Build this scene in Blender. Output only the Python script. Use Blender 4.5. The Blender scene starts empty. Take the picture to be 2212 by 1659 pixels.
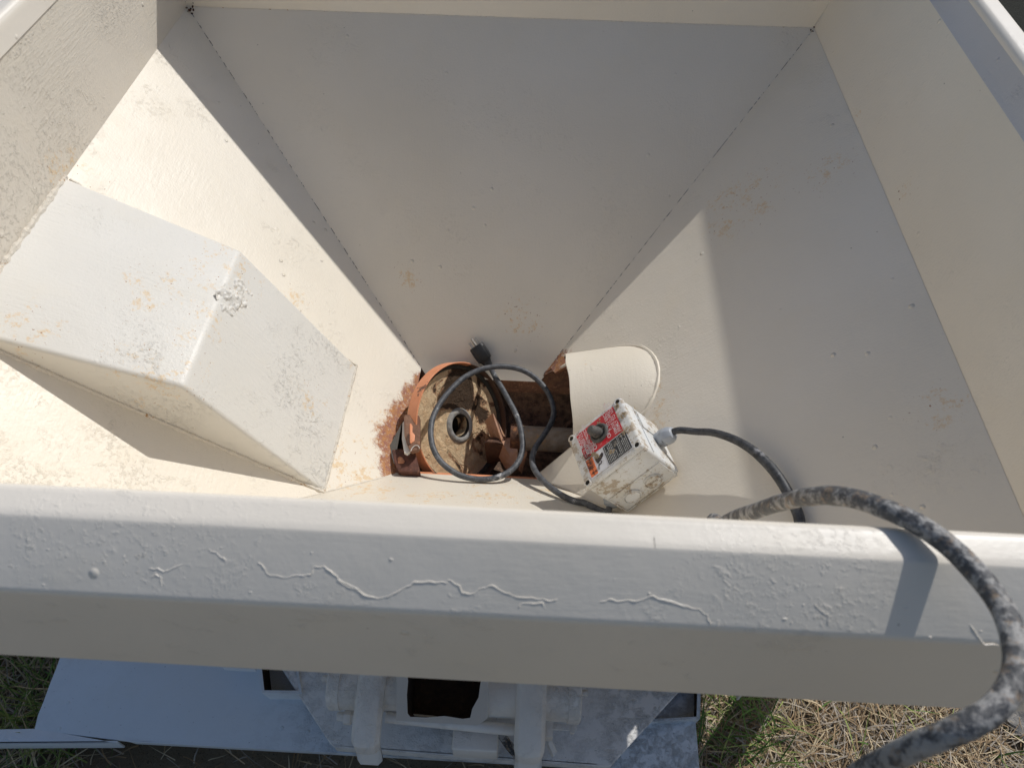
import bpy, bmesh, math, random
from mathutils import Vector, Matrix, noise
random.seed(7)
sc = bpy.context.scene
# ------------------------------------------------------------------ frame of reference
# the hopper is drawn in "hopper widths": x right, y away, z up, z=0 where the slopes begin
S, ZG = 1.3, -.72                       # metres per hopper width, ground level
def W(p): return Vector((S*p[0], S*p[1], S*(p[2]-ZG)))
# ------------------------------------------------------------------ camera
FPX, PIT, YAW, ROL = 1611.725, .88949696, -.03811749, .01657402
CAM = Vector((.07842353, -1.19885065, .55569569))
fw = Vector((math.sin(YAW)*math.cos(PIT), math.cos(YAW)*math.cos(PIT), -math.sin(PIT)))
r0 = Vector((math.cos(YAW), -math.sin(YAW), 0)); u0 = r0.cross(fw)
rt = math.cos(ROL)*r0 + math.sin(ROL)*u0; up = -math.sin(ROL)*r0 + math.cos(ROL)*u0
cd = bpy.data.cameras.new('camera'); cam = bpy.data.objects.new('camera', cd)
sc.collection.objects.link(cam)
cam.matrix_world = Matrix(((rt.x, up.x, -fw.x, 0), (rt.y, up.y, -fw.y, 0), (rt.z, up.z, -fw.z, 0), (0, 0, 0, 1)))
cam.location = W(CAM)
cd.sensor_width = 36; cd.lens = FPX/2212*36; cd.clip_start = .02; cd.clip_end = 500
cd.dof.use_dof = True; cd.dof.focus_distance = 1.12*S; cd.dof.aperture_fstop = 9.0
sc.camera = cam
# ------------------------------------------------------------------ light
SD = Vector((-.6612, -.8096, -1)).normalized()
wo = bpy.data.worlds.new('World'); sc.world = wo; wo.use_nodes = True
nt = wo.node_tree; nt.nodes.clear()
sky = nt.nodes.new('ShaderNodeTexSky'); sky.sky_type = 'NISHITA'; sky.sun_disc = False
EL = math.asin(-SD.z); AZ = math.atan2(-SD.x, -SD.y)
sky.sun_elevation = EL; sky.sun_rotation = AZ; sky.altitude = 200; sky.dust_density = 1.5; sky.ozone_density = 1.0
bg = nt.nodes.new('ShaderNodeBackground'); bg.inputs[1].default_value = .079
wout = nt.nodes.new('ShaderNodeOutputWorld')
nt.links.new(sky.outputs[0], bg.inputs[0]); nt.links.new(bg.outputs[0], wout.inputs[0])
sl = bpy.data.lights.new('sun', 'SUN'); so = bpy.data.objects.new('sun', sl); sc.collection.objects.link(so)
sl.energy = 2.8; sl.angle = math.radians(.6); sl.color = (1, .982, .945)
so.rotation_euler = SD.to_track_quat('-Z', 'Y').to_euler(); so.location = (3, 3, 5)
sc.view_settings.view_transform = 'Standard'; sc.view_settings.look = 'None'
sc.view_settings.exposure = 0.0; sc.view_settings.gamma = 1
sc.cycles.max_bounces = 10; sc.cycles.diffuse_bounces = 10

# ------------------------------------------------------------------ node helpers
class NT:
    def __init__(s, name):
        s.m = bpy.data.materials.new(name); s.m.use_nodes = True; s.t = s.m.node_tree
        s.t.nodes.clear(); s.o = s.n('OutputMaterial'); s.b = s.n('BsdfPrincipled')
        s.t.links.new(s.b.outputs[0], s.o.inputs[0])
        s.co = s.n('TexCoord').outputs['Object']
    def n(s, k): return s.t.nodes.new('ShaderNode'+k)
    def set(s, inp, v):
        if isinstance(v, bpy.types.NodeSocket): s.t.links.new(v, inp)
        elif isinstance(v, (tuple, list)) and len(v) == 3 and inp.type == 'RGBA': inp.default_value = (*v, 1)
        else: inp.default_value = v
    def noise(s, scale, det=4, rough=.55, vec=None, dist=0, off=0):
        x = s.n('TexNoise'); s.set(x.inputs['Scale'], scale); x.inputs['Detail'].default_value = det
        x.inputs['Roughness'].default_value = rough; x.inputs['Distortion'].default_value = dist
        v = vec or s.co
        if off: v = s.vm('ADD', v, (off, off*.7, -off))
        s.set(x.inputs['Vector'], v); return x.outputs['Fac']
    def vor(s, scale, vec=None, feat='F1', out='Distance', rnd=1):
        x = s.n('TexVoronoi'); x.feature = feat; s.set(x.inputs['Scale'], scale); s.set(x.inputs['Vector'], vec or s.co)
        x.inputs['Randomness'].default_value = rnd; return x.outputs[out]
    def vm(s, op, a, b):
        x = s.n('VectorMath'); x.operation = op; s.set(x.inputs[0], a); s.set(x.inputs[1], b)
        return x.outputs['Value'] if op in ('DISTANCE', 'LENGTH', 'DOT_PRODUCT') else x.outputs[0]
    def map(s, sc3, rot=(0, 0, 0), vec=None):
        x = s.n('Mapping'); s.set(x.inputs['Vector'], vec or s.co); x.inputs['Scale'].default_value = sc3
        x.inputs['Rotation'].default_value = rot; return x.outputs[0]
    def rng(s, v, a, b, c=0, d=1, smooth=False):
        x = s.n('MapRange'); s.set(x.inputs[0], v)
        if smooth: x.interpolation_type = 'SMOOTHSTEP'
        for i, k in enumerate((a, b, c, d)): x.inputs[i+1].default_value = k
        return x.outputs[0]
    def m2(s, op, a, b=0.0, c=None):
        x = s.n('Math'); x.operation = op; s.set(x.inputs[0], a); s.set(x.inputs[1], b)
        if c is not None: s.set(x.inputs[2], c)
        return x.outputs[0]
    def add(s, *v):
        r = v[0]
        for k in v[1:]: r = s.m2('ADD', r, k)
        return r
    def mul(s, *v):
        r = v[0]
        for k in v[1:]: r = s.m2('MULTIPLY', r, k)
        return r
    def mx(s, f, a, b):
        x = s.n('Mix'); x.data_type = 'RGBA'; s.set(x.inputs[0], f); s.set(x.inputs[6], a); s.set(x.inputs[7], b)
        return x.outputs[2]
    def bump(s, h, dist, strength=1.0):
        x = s.n('Bump'); x.inputs['Distance'].default_value = dist; x.inputs['Strength'].default_value = strength
        s.set(x.inputs['Height'], h); s.set(s.b.inputs['Normal'], x.outputs[0])
    def fin(s, col, rough, spec=.5, metal=0):
        s.set(s.b.inputs['Base Color'], col); s.set(s.b.inputs['Roughness'], rough)
        s.b.inputs['Specular IOR Level'].default_value = spec; s.b.inputs['Metallic'].default_value = metal
        return s.m

CREAM = (.84, .77, .655)
def paint(name, col=CREAM, rust=.5, spots=(), lump=1.0, brush=(1, 1, 8), mildew=0.0, rusty=(), rough=.42, flake=1.0, seed=0.0, brushk=1.0, fin_=1.0, milx=None, brot=(0, 0, 0), cover=.50):
    """old oil paint brushed over pitted steel; spots: (point, radius) of ochre bleed; rusty: bare rusty areas"""
    s = NT(name)
    w = s.vm('ADD', s.co, (seed, seed, seed))
    big = s.noise(2.6, 3, vec=w); mid = s.noise(14, 4, vec=w); fine = s.noise(260, 2, vec=w)
    maskA = s.rng(s.noise(3.3, 2, vec=w, off=5), cover, cover+.12, 0, 1)
    mb = s.rng(s.noise(9, 3, .6, vec=w, off=19), .46, .62); l1 = s.add(s.mul(s.rng(s.noise(44, 3, .7, vec=w, dist=.0), .62, .80, 0, .9), mb), s.mul(s.rng(s.noise(140, 4, .75, vec=w, off=17), .52, .78, 0, .75), s.add(mb, .25)))                          # crumbs under the paint
    l2 = s.rng(s.noise(28, 6, .75, vec=w, dist=.3, off=3), .585, .66, 0, 1)         # edges of old flakes
    pts = s.rng(s.vor(21, vec=w), .035, .10, 1, 0, True)                           # blobs
    ptm = s.rng(s.noise(5, 1, vec=w, off=9), .5, .6)
    br = s.noise(30, 5, .65, vec=s.map(brush, brot, vec=w))
    brm = s.rng(s.noise(4.5, 2, vec=w, off=13), .42, .62)
    h = s.add(s.mul(fine, .07*fin_), s.mul(mid, .25), s.mul(l1, maskA, .30*lump), s.mul(l2, s.add(s.mul(maskA, .8), .05), .20*flake),
              s.mul(pts, ptm, .45), s.mul(br, s.add(s.mul(brm, .55), .12), .17*brushk))
    scr = s.rng(s.noise(1.0, 2, vec=s.map((170, 14, 60), (.4, .9, .6), vec=w)), 0.80, .82, 0, 1)
    h = s.m2('SUBTRACT', h, s.mul(scr, .35))
    # colour
    c = s.mx(s.rng(big, .35, .7), col, (col[0]*.94, col[1]*.93, col[2]*.905))
    c = s.mx(s.mul(s.rng(mid, .55, .8), .25), c, (col[0]*.97, col[1]*.93, col[2]*.84))
    sp = s.rng(s.noise(90, 4, .7, vec=w, off=21), .60, .66)
    region = s.rng(s.noise(4.0, 2, vec=w, off=31), .60, .72, 0, rust)
    for (p, rad) in spots:
        d = s.rng(s.vm('DISTANCE', s.co, tuple(p)), rad*.25, rad, 1, 0, True)
        region = s.m2('MAXIMUM', region, d)
    stn = s.add(s.mul(s.noise(120, 5, .8, vec=w, off=25), .62), s.mul(s.noise(30, 3, .6, vec=w, off=27), .38))
    sp2 = s.rng(s.add(stn, s.mul(s.m2('SUBTRACT', region, .5), .14)), .60, .655)
    c = s.mx(s.mul(sp2, region, .55), c, (.72, .47, .19))
    c = s.mx(s.mul(s.rng(s.noise(240, 2, vec=w, off=41), .70, .73), region), c, (.30, .12, .03))
    # dirt specks and chips
    spk = s.mul(s.rng(s.vor(26, vec=s.vm('ADD', w, (3.1, 2.2, .7))), .018, .030, 1, 0), s.rng(s.noise(6, 1, vec=w, off=55), .50, .56))
    c = s.mx(s.mul(spk, .8), c, (.16, .12, .08))
    c = s.mx(s.mul(scr, .2), c, (.30, .25, .19))
    if mildew:
        mm = s.rng(s.noise(2.2, 3, vec=w, off=61), .36, .56)
        if milx:
            sx = s.n('SeparateXYZ'); s.set(sx.inputs[0], s.co); mm = s.m2('MAXIMUM', s.mul(mm, .35), 0.0); mm = s.m2('MAXIMUM', s.mul(mm, .5), s.mul(s.rng(s.add(sx.outputs[0], s.mul(s.noise(5, 3, off=91), .3)), milx[0]+.15, milx[1]+.15), s.rng(s.noise(3.2, 3, vec=w, off=61), .25, .50)))
        sm = s.rng(s.noise(38, 6, .75, vec=w, off=63), .46, .62)
        c = s.mx(s.mul(mm, sm, mildew), c, (.10, .095, .09))
        sm2 = s.rng(s.noise(170, 2, .6, vec=w, off=67), .71, .74)
        c = s.mx(s.mul(sm2, mildew), c, (.07, .055, .05))
        h = s.add(h, s.mul(sm, mm, .5))
    ro = s.add(rough, s.mul(s.m2('SUBTRACT', mid, .5), .25))
    if rusty:
        rr = None
        for (p, rad) in rusty:
            d = s.rng(s.vm('DISTANCE', s.co, tuple(p)), 0, rad, 1, 0)
            rr = d if rr is None else s.m2('MAXIMUM', rr, d)
        edge = s.rng(s.add(rr, s.mul(s.m2('SUBTRACT', s.noise(85, 6, .8, vec=w, off=71), .5), 1.0)), .24, .42)
        rc = s.mx(s.rng(s.noise(90, 5, .7, vec=w, off=75), .38, .62), (.50, .24, .09), (.33, .15, .115))
        rc = s.mx(s.mul(s.rng(s.noise(170, 3, .7, vec=w, off=77), .56, .62), .5), rc, (.70, .58, .48))
        c = s.mx(edge, c, rc); h = s.add(h, s.mul(s.noise(150, 4, .7, vec=w), edge, .5), s.mul(edge, -.25))
        ro = s.m2('MAXIMUM', ro, s.mul(edge, .85))
    s.bump(h, .0042)
    return s.fin(c, ro, .45)

def rust_mat(name, a=(.20, .085, .045), b=(.085, .045, .03), c3=(.42, .19, .08), rough=.85, scale=1.0, k3=.6):
    s = NT(name)
    n1 = s.noise(28*scale, 6, .7); n2 = s.noise(80*scale, 5, .7, off=4); n3 = s.noise(9*scale, 4, off=8)
    c = s.mx(s.rng(n1, .38, .62), a, b); c = s.mx(s.mul(s.rng(n2, .55, .64), s.rng(n3, .42, .56), k3), c, c3)
    s.bump(s.add(s.mul(n1, .7), s.mul(n2, .5)), .004)
    return s.fin(c, rough, .3)

def crust_mat(dkp):     # dried mortar over rust on the pump disc; patch round dkp is painted shade
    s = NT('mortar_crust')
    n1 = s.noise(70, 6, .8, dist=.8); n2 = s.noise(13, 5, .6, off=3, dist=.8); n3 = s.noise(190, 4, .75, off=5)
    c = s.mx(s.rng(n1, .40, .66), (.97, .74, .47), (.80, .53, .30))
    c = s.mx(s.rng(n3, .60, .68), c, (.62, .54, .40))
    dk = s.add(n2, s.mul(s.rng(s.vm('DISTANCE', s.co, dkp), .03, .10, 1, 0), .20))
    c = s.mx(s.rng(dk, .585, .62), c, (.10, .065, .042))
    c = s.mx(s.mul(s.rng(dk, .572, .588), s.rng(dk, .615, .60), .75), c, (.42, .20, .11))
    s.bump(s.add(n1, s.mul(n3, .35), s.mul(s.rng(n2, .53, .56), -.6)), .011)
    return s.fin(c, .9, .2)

def orange_mat(dark=None):
    s = NT('orange_paint')
    n = s.noise(30, 5, .7); n2 = s.noise(160, 3, .6)
    c = s.mx(s.rng(n, .3, .7), (.80, .34, .18), (.70, .27, .13))
    c = s.mx(s.rng(s.noise(22, 5, .7, off=6), .64, .67), c, (.17, .08, .05))
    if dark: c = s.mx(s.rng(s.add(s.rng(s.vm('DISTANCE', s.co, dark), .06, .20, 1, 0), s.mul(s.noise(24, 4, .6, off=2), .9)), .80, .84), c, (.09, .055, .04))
    s.bump(s.add(s.mul(n, .5), s.mul(n2, .2)), .002)
    return s.fin(c, .5, .4)

def rubber(name, scuff=.5, speck=0.0, base=(.022, .023, .026), pale=(.30, .30, .31)):
    s = NT(name)
    n = s.noise(40 if speck else 26, 5, .7); n2 = s.noise(110, 5, .7, off=3); n3 = s.noise(85, 4, .75, off=7)
    c = s.mx(s.mul(s.rng(n2, .35, .75), scuff), base, (.16, .165, .175))
    c = s.mx(s.mul(s.rng(n, .60, .66), s.rng(n2, .42, .55), min(1, scuff+.25)), c, pale)
    if speck:
        m = s.rng(s.add(s.mul(n, .55), s.mul(n3, .6)), .55, .62)
        c = s.mx(s.mul(m, speck), c, (.42, .405, .385))
        c = s.mx(s.mul(s.rng(s.noise(95, 4, .7, off=12), .56, .64), speck), c, (.30, .22, .15))
    s.bump(s.add(s.mul(n2, .3), s.mul(n, .3), s.mul(n3, .6 if speck else 0)), .0016 if not speck else .004)
    return s.fin(c, .52, .45)

def plastic_box_mat():
    s = NT('dirty_grey_plastic')
    c0 = (.74, .75, .75)
    n = s.noise(16, 5, .65, dist=.3); n2 = s.noise(75, 6, .75, off=4); n3 = s.noise(220, 3, .6, off=9)
    c = s.mx(s.rng(n, .40, .68), c0, (.62, .585, .51))
    c = s.mx(s.mul(s.rng(s.add(s.mul(n2, .75), s.mul(n, .35)), .575, .61), .75), c, (.36, .265, .165))
    c = s.mx(s.mul(s.rng(n3, .64, .67), .5), c, (.30, .25, .19))
    s.bump(s.add(s.mul(n2, .4), s.mul(n3, .12)), .0016)
    return s.fin(c, .42, .4)

def simple(name, col, rough=.5, spec=.4, metal=0, var=.15, dirt=None, scale=60, bump=.0008, dk=.6):
    s = NT(name); n = s.noise(scale, 5, .7)
    c = s.mx(s.rng(n, .3, .7), col, tuple(k*(1-var) for k in col))
    if dirt: c = s.mx(s.mul(s.rng(s.noise(scale*1.3, 6, .75, off=4), .58, .63), dk), c, dirt)
    s.bump(n, bump); return s.fin(c, rough, spec, metal)

# ------------------------------------------------------------------ mesh helpers
def tag(o, label=None, cat=None, group=None, kind=None):
    if label: o['label'] = label
    if cat: o['category'] = cat
    if group: o['group'] = group
    if kind: o['kind'] = kind
    return o
def empty(name, p, label, cat, group=None):
    o = bpy.data.objects.new(name, None); sc.collection.objects.link(o); o.location = W(p); o.empty_display_size = .05
    tag(o, label, cat, group); return o
class MB:
    def __init__(s): s.v = []; s.f = []; s.mi = []
    def add(s, vs, fs, mi=0):
        b = len(s.v); s.v += [Vector(v) for v in vs]
        for f in fs: s.f.append(tuple(b+i for i in f)); s.mi.append(mi)
    def box(s, c, h, R=None, mi=0):
        """centre, half sizes, rotation"""
        c = Vector(c); vs = []
        for i in (-1, 1):
            for j in (-1, 1):
                for k in (-1, 1):
                    d = Vector((i*h[0], j*h[1], k*h[2])); vs.append(c+(R @ d if R else d))
        s.add(vs, [(0, 1, 3, 2), (4, 6, 7, 5), (0, 4, 5, 1), (2, 3, 7, 6), (0, 2, 6, 4), (1, 5, 7, 3)], mi)
    def slab(s, poly, n, t, mi=0):
        """flat polygon given thickness t along -n ; n points to the visible side"""
        n = Vector(n).normalized(); P = [Vector(p) for p in poly]; k = len(P)
        a = Vector((0, 0, 0))
        for i in range(k): a += P[i].cross(P[(i+1) % k])
        if a.dot(n) < 0: P = P[::-1]
        vs = P+[p-n*t for p in P]
        s.add(vs, [tuple(range(k)), tuple(range(2*k-1, k-1, -1))]+[(i, k+i, k+(i+1) % k, (i+1) % k) for i in range(k)], mi)
    def prism(s, poly, d, mi=0):
        P = [Vector(p) for p in poly]; d = Vector(d); k = len(P)
        vs = P+[p+d for p in P]
        s.add(vs, [tuple(range(k))[::-1], tuple(range(k, 2*k))]+[(i, (i+1) % k, k+(i+1) % k, k+i) for i in range(k)], mi)
    def lathe(s, c, axis, prof, n=48, mi=0, ref=None, a0=0, a1=None, closed=False):
        """prof: list of (distance along axis, radius)"""
        ax = Vector(axis).normalized(); e = Vector(ref) if ref else (Vector((0, 0, 1)) if abs(ax.z) < .9 else Vector((1, 0, 0)))
        e = (e-ax*e.dot(ax)).normalized(); g = ax.cross(e); c = Vector(c); full = a1 is None
        if full: a1 = a0+2*math.pi
        m = n if full else n+1; vs = []
        for (h, r) in prof:
            for i in range(m):
                a = a0+(a1-a0)*i/n; vs.append(c+ax*h+e*(r*math.cos(a))+g*(r*math.sin(a)))
        fs = []; K = len(prof)
        for j in range(K if closed else K-1):
            j2 = (j+1) % K
            for i in range(n):
                i2 = (i+1) % m; fs.append((j*m+i, j*m+i2, j2*m+i2, j2*m+i))
        s.add(vs, fs, mi)
    def tube(s, pts, r, n=14, mi=0, cap=True, sub=1, wob=0, rz=None):
        P = [Vector(p) for p in pts]
        if sub > 1:
            Q = []; RR = []
            for i in range(len(P)-1):
                a = P[max(i-1, 0)]; b = P[i]; c = P[i+1]; d = P[min(i+2, len(P)-1)]
                for k in range(sub):
                    t = k/sub
                    Q.append(.5*((2*b)+(c-a)*t+(2*a-5*b+4*c-d)*t*t+(3*b-a-3*c+d)*t**3))
                    if isinstance(r, (list, tuple)): RR.append(r[i]*(1-t)+r[i+1]*t)
            Q.append(P[-1]); P = Q
            if isinstance(r, (list, tuple)): r = RR+[r[-1]]
        vs = []; T0 = (P[1]-P[0]).normalized(); e = T0.orthogonal().normalized(); K = len(P)
        for i, p in enumerate(P):
            T = (P[min(i+1, K-1)]-P[max(i-1, 0)]).normalized(); e = (e-T*e.dot(T)).normalized(); g = T.cross(e)
            rr = r[i] if isinstance(r, (list, tuple)) else r
            for k in range(n):
                a = 2*math.pi*k/n; q = rr*(1+(wob*noise.noise(p*60+Vector((k, 0, 0))) if wob else 0))
                vs.append(p+e*(q*math.cos(a))+g*(q*math.sin(a)))
        fs = [(i*n+k, i*n+(k+1) % n, (i+1)*n+(k+1) % n, (i+1)*n+k) for i in range(K-1) for k in range(n)]
        if cap: fs += [tuple(range(n))[::-1], tuple((K-1)*n+k for k in range(n))]
        s.add(vs, fs, mi)
    def build(s, name, mats, parent=None, bevel=0, seg=2, smooth=True, ang=35, label=None, loc=None, recalc=True, tri=False, xf=None):
        if not isinstance(mats, (list, tuple)): mats = [mats]
        me = bpy.data.meshes.new(name); bm = bmesh.new()
        base = parent.location if parent is not None else None
        if parent is not None and parent.parent is not None: base = parent.location+parent.parent.location
        if base is None: base = loc if loc is not None else Vector((0, 0, 0))
        vv = [bm.verts.new(W(xf @ v if xf else v)-base) for v in s.v]
        for f, m in zip(s.f, s.mi):
            try: q = bm.faces.new([vv[i] for i in f]); q.material_index = m
            except ValueError: pass
        if recalc: bmesh.ops.recalc_face_normals(bm, faces=bm.faces)
        if bevel:
            bm.edges.ensure_lookup_table()
            ed = [e for e in bm.edges if len(e.link_faces) == 2 and e.calc_face_angle(0) > math.radians(25)]
            bmesh.ops.bevel(bm, geom=ed, offset=bevel*S, segments=seg, profile=.5, affect='EDGES', clamp_overlap=True)
        if tri: bmesh.ops.triangulate(bm, faces=[f for f in bm.faces if len(f.verts) > 4])
        bm.to_mesh(me); bm.free()
        for m in mats: me.materials.append(m)
        if smooth:
            for p in me.polygons: p.use_smooth = True
            me.set_sharp_from_angle(angle=math.radians(ang))
        o = bpy.data.objects.new(name, me); sc.collection.objects.link(o)
        if parent is not None: o.parent = parent
        else: o.location = base
        if label: o['label'] = label
        return o

# pixel of the 2212-wide photo -> point on a plane: used once, to survey the place
def ray(x, y): return rt*((x-1106)/FPX)-up*((y-829.5)/FPX)+fw
def onp(x, y, n, p0):
    v = ray(x, y); n = Vector(n); return CAM+v*((Vector(p0)-CAM).dot(n)/v.dot(n))
def atd(x, y, d): return CAM+ray(x, y).normalized()*d
DD, XL, XR, YB, YF = .36155, -.09746, .10046, -.43081, -.62828
DF = 1.02994; HW = .1899; YI = -.9892
nL = Vector((DD, 0, .40254)).normalized(); nR = Vector((-DD, 0, .39954)).normalized()
nB = Vector((0, -DD, .43081)).normalized(); nF = Vector((0, DD, .40166)).normalized()
BL, BR = Vector((-.5, 0, 0)), Vector((.5, 0, 0))
def L(x, y): return onp(x, y, nL, BL)
def Rr(x, y): return onp(x, y, nR, BR)
def Bk(x, y): return onp(x, y, nB, BL)
def Fr(x, y): return onp(x, y, nF, (0, -DF, 0))
def Yp(x, y, yy): return onp(x, y, (0, 1, 0), (0, yy, 0))
def Zp(x, y, zz): return onp(x, y, (0, 0, 1), (0, 0, zz))
def loc(p, base): return W(p)-base
zF = -DD*(1-(YI-YF)/(-DF-YF))
tF = (zF)/(-DD)
FLc = Vector((-.5+(.5+XL)*tF, YI, zF)); FRc = Vector((.5+(XR-.5)*tF, YI, zF))

# ================================================================== HOPPER
H = empty('hopper', (0, -.5, -.36), 'large cream painted steel hopper with four sloping sides around the rusty opening', 'hopper')
HB = H.location
def hl(p): return W(p)-HB
T = .004
p_left = paint('cream_paint_left', rust=.25, lump=.85, flake=.7, cover=.44, brush=(2, 1, 9), brot=(0, .7, .5), brushk=1.4, seed=1.3,
   spots=[(hl(L(150, 385)), .10), (hl(L(760, 1030)), .16), (hl(L(850, 940)), .10), (hl(L(640, 660)), .08)],
   rusty=[(hl(L(868, 1010)), .075), (hl(L(864, 960)), .082), (hl(L(880, 910)), .07), (hl(L(900, 865)), .058), (hl(L(915, 830)), .04)])
p_right = paint('cream_paint_right', rust=.25, lump=1.1, flake=.6, cover=.49, brush=(1, 9, 1), seed=4.1,
   spots=[(hl(Rr(1600, 440)), .16), (hl(Rr(1420, 860)), .07), (hl(Rr(2030, 880)), .06), (hl(Rr(1400, 900)), .08), (hl(Rr(1790, 370)), .08)], rusty=[(hl(Rr(1196, 806)), .075), (hl(Rr(1215, 790)), .04)])
p_back = paint('cream_paint_back', rust=.25, lump=.7, brush=(9, 1, 1), seed=7.7, flake=.5, cover=.50,
   spots=[(hl(Bk(1130, 690)), .09), (hl(Bk(880, 600)), .05)])
p_front = paint('cream_paint_front', col=(.76, .70, .60), rust=.4, lump=.6, brush=(9, 1, 1), seed=2.2,
   spots=[(hl(Fr(800, 1060)), .14), (hl(Fr(1060, 1065)), .15), (hl(Fr(930, 1075)), .10), (hl(Fr(1180, 1060)), .08)])
p_wall = paint('cream_paint_wall', col=(.76, .695, .595), rust=.3, lump=1.5, flake=.9, cover=.38, brush=(1, 1, 9), brot=(.75, 0, 0), brushk=3.2, seed=9.4, spots=[(hl((-.5, -.46, .0)), .12)])
p_wallr = paint('cream_paint_right_wall', col=(.86, .78, .65), rust=.3, lump=.4, flake=.4, brush=(1, 1, 9), seed=12.4,
   spots=[(hl((.5, -.27, .0)), .05), (hl((.5, -.45, .02)), .05)])
p_rim = paint('grey_cream_paint_rim', col=(.84, .775, .68), rust=.15, lump=.4, flake=.7, brush=(1.2, 9, 9), seed=15.1, rough=.40, brushk=.4, fin_=.3)
p_box = paint('cream_paint_box', col=(.76, .735, .68), rust=.35, lump=1.35, flake=.8, cover=.42, brush=(1, 7, 1), brot=(0, 0, .3), brushk=2.2, seed=18.3,
   spots=[(hl(Zp(490, 590, -.08)), .12), (hl(Zp(330, 640, -.06)), .10), (hl(Zp(60, 710, -.02)), .08), (hl(Zp(340, 800, -.07)), .13), (hl(Zp(420, 700, -.08)), .09), (hl(Yp(690, 860, -.6)), .08), (hl(Yp(740, 800, -.5)), .06)])
p_pipe = paint('cream_paint_pipe', rust=.5, lump=.8, brush=(6, 1, 1), seed=21.3,
   spots=[(hl((.14, -.50, -.24)), .05), (hl((.21, -.58, -.26)), .06)])
m_rust = rust_mat('brown_rust'); m_rustd = rust_mat('dark_rust', (.11, .06, .04), (.055, .035, .028), (.25, .12, .07), k3=.5)

m = MB()
edgeL = [(XL, YB, -DD)]+[tuple(L(x, y)) for x, y in [(903, 832), (893, 868), (862, 925), (842, 962), (846, 985), (852, 1003), (866, 1015)]]+[(XL, YF, -DD)]
m.slab([BL, (-.5, YI, 0), FLc]+edgeL[::-1], nL, T)
m.build('sloped_panel', p_left, H, label='sunlit left sloping panel with rust beside the opening', tri=True)
# pipe cover geometry
PY, PZ, PR = -.532, -.331, .108
def onRx(y, z): return BR.x+(z)*(BR.x-XR)/DD      # x of the right slope at height z
def pipe_pt(a, r, xx):      # the cover tapers a little towards its open end
    f = max(0, min(1, (.235-xx)/.107)); r = r-.013*f
    return Vector((xx, PY+r*math.cos(a), PZ-.010*f+r*math.sin(a)))
def pipe_on_slope(a, r):
    x = .2
    for _ in range(12): p = pipe_pt(a, r, x); x = onRx(p.y, p.z)
    p = pipe_pt(a, r, x); return Vector((x, p.y, p.z))
notch = []
for k in range(0, 25):
    a = math.pi*(-.02+1.06*k/24); r = PR-.004
    notch.append(tuple(pipe_on_slope(a, r)))
m = MB()
m.slab([BR, (XR, YB, -DD), (notch[0][0]-.006, YB+.004, notch[0][2]-.006)]+notch+[(XR, YF, -DD), FRc, (.5, YI, 0)], nR, T)
m.build('sloped_panel', p_right, H, label='right sloping panel half in shade with ochre stains', tri=True)
kq = 1.025; m = MB(); m.slab([BL, BR, (XR-.006, YB*kq, -DD*kq), (XL+.010, YB*kq, -DD*kq), (XL, YB, -DD)], nB, T)
m.build('sloped_panel', p_back, H, label='far sloping panel wholly in grey shade')
m = MB(); m.slab([FLc, FRc, (XR, YF, -DD), (XL, YF, -DD)], nF, T)
m.build('sloped_panel', p_front, H, label='near sloping panel, a bright cream strip below the opening')
# upright walls
YW = .014
m = MB(); XT = -.4885; m.slab([(-.5, YW, 0), (-.5, YI-.005, -.0), (XT, YI-.005, HW-.004), (XT, YW, HW-.004)], (1, 0, -.06), T)
m.build('side_wall', p_wall, H, label='left upright wall grazed by the sun')
m = MB()
sec = [(.5, -.004), (.5005, 0), (.542, .150)]
vs = []; n2 = len(sec)
for y in (YI-.005, YW): vs += [(x, y, z) for x, z in sec]
for y in (YI-.005, YW): vs += [(x+T, y, z) for x, z in sec]
fs = [(i, i+1, n2+i+1, n2+i) for i in range(n2-1)]+[(2*n2+i, 3*n2+i, 3*n2+i+1, 2*n2+i+1) for i in range(n2-1)]
m.add(vs, fs); m.build('side_wall', p_wallr, H, recalc=False, ang=60, label='shaded right upright wall with a bend along its upper part')
m = MB(); m.slab([(-.5, .0, 0), (.5, 0, 0), (.5525, -.0, .14), (.5525, .012, HW-.004), (-.5, .012, HW-.004)], (0, -1, .06), T)
m.build('end_wall', p_wallr, H, label='far upright wall, warm beige strip')
m = MB(); m.slab([(-.5, YI, 0), FLc, FRc, (.5, YI, 0), (.5525, YI, .13), (.5525, YI, HW-.004), (-.5, YI, HW-.004)], (0, 1, 0), T)
m.build('end_wall', p_wallr, H, label='near upright wall behind the rim')
# folded rim swept round the four sides
x0, x1, y0, y1 = XT, .5525, YI, YW
prof = [(-.0005, HW-.030), (-.001, HW-.012)]
for k in range(7):
    a = math.pi*(1-.5*k/6); prof.append((.007+.008*math.cos(a), HW-.008+.008*math.sin(a)))
c45 = math.radians(35.5)
cx_, cz_ = .0165, HW-.011
for k in range(7):
    a = math.pi/2-c45*k/6; prof.append((cx_+.011*math.cos(a), cz_+.011*math.sin(a)))
fo, fz = .0548, .1670
for k in range(5):
    a = math.pi/2-c45-(math.pi/2-c45)*k/4; prof.append((fo-.006+.006*math.cos(a), fz-.006+.006*math.sin(a)))
prof += [(fo, .0560), (fo-.0012, .0543), (fo-.0035, .0543), (fo-.0045, .0552), (fo-.0045, fz-.01), (.012, HW-.024), (.004, HW-.03)]
m = MB(); P4 = []
for (o, z) in prof: P4 += [(x0-o, y0-o, z), (x1+o, y0-o, z), (x1+o, y1+o, z), (x0-o, y1+o, z)]
K = len(prof); fs = []
for j in range(K):
    j2 = (j+1) % K
    for c in range(4): fs.append((j*4+c, j*4+(c+1) % 4, j2*4+(c+1) % 4, j2*4+c))
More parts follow.
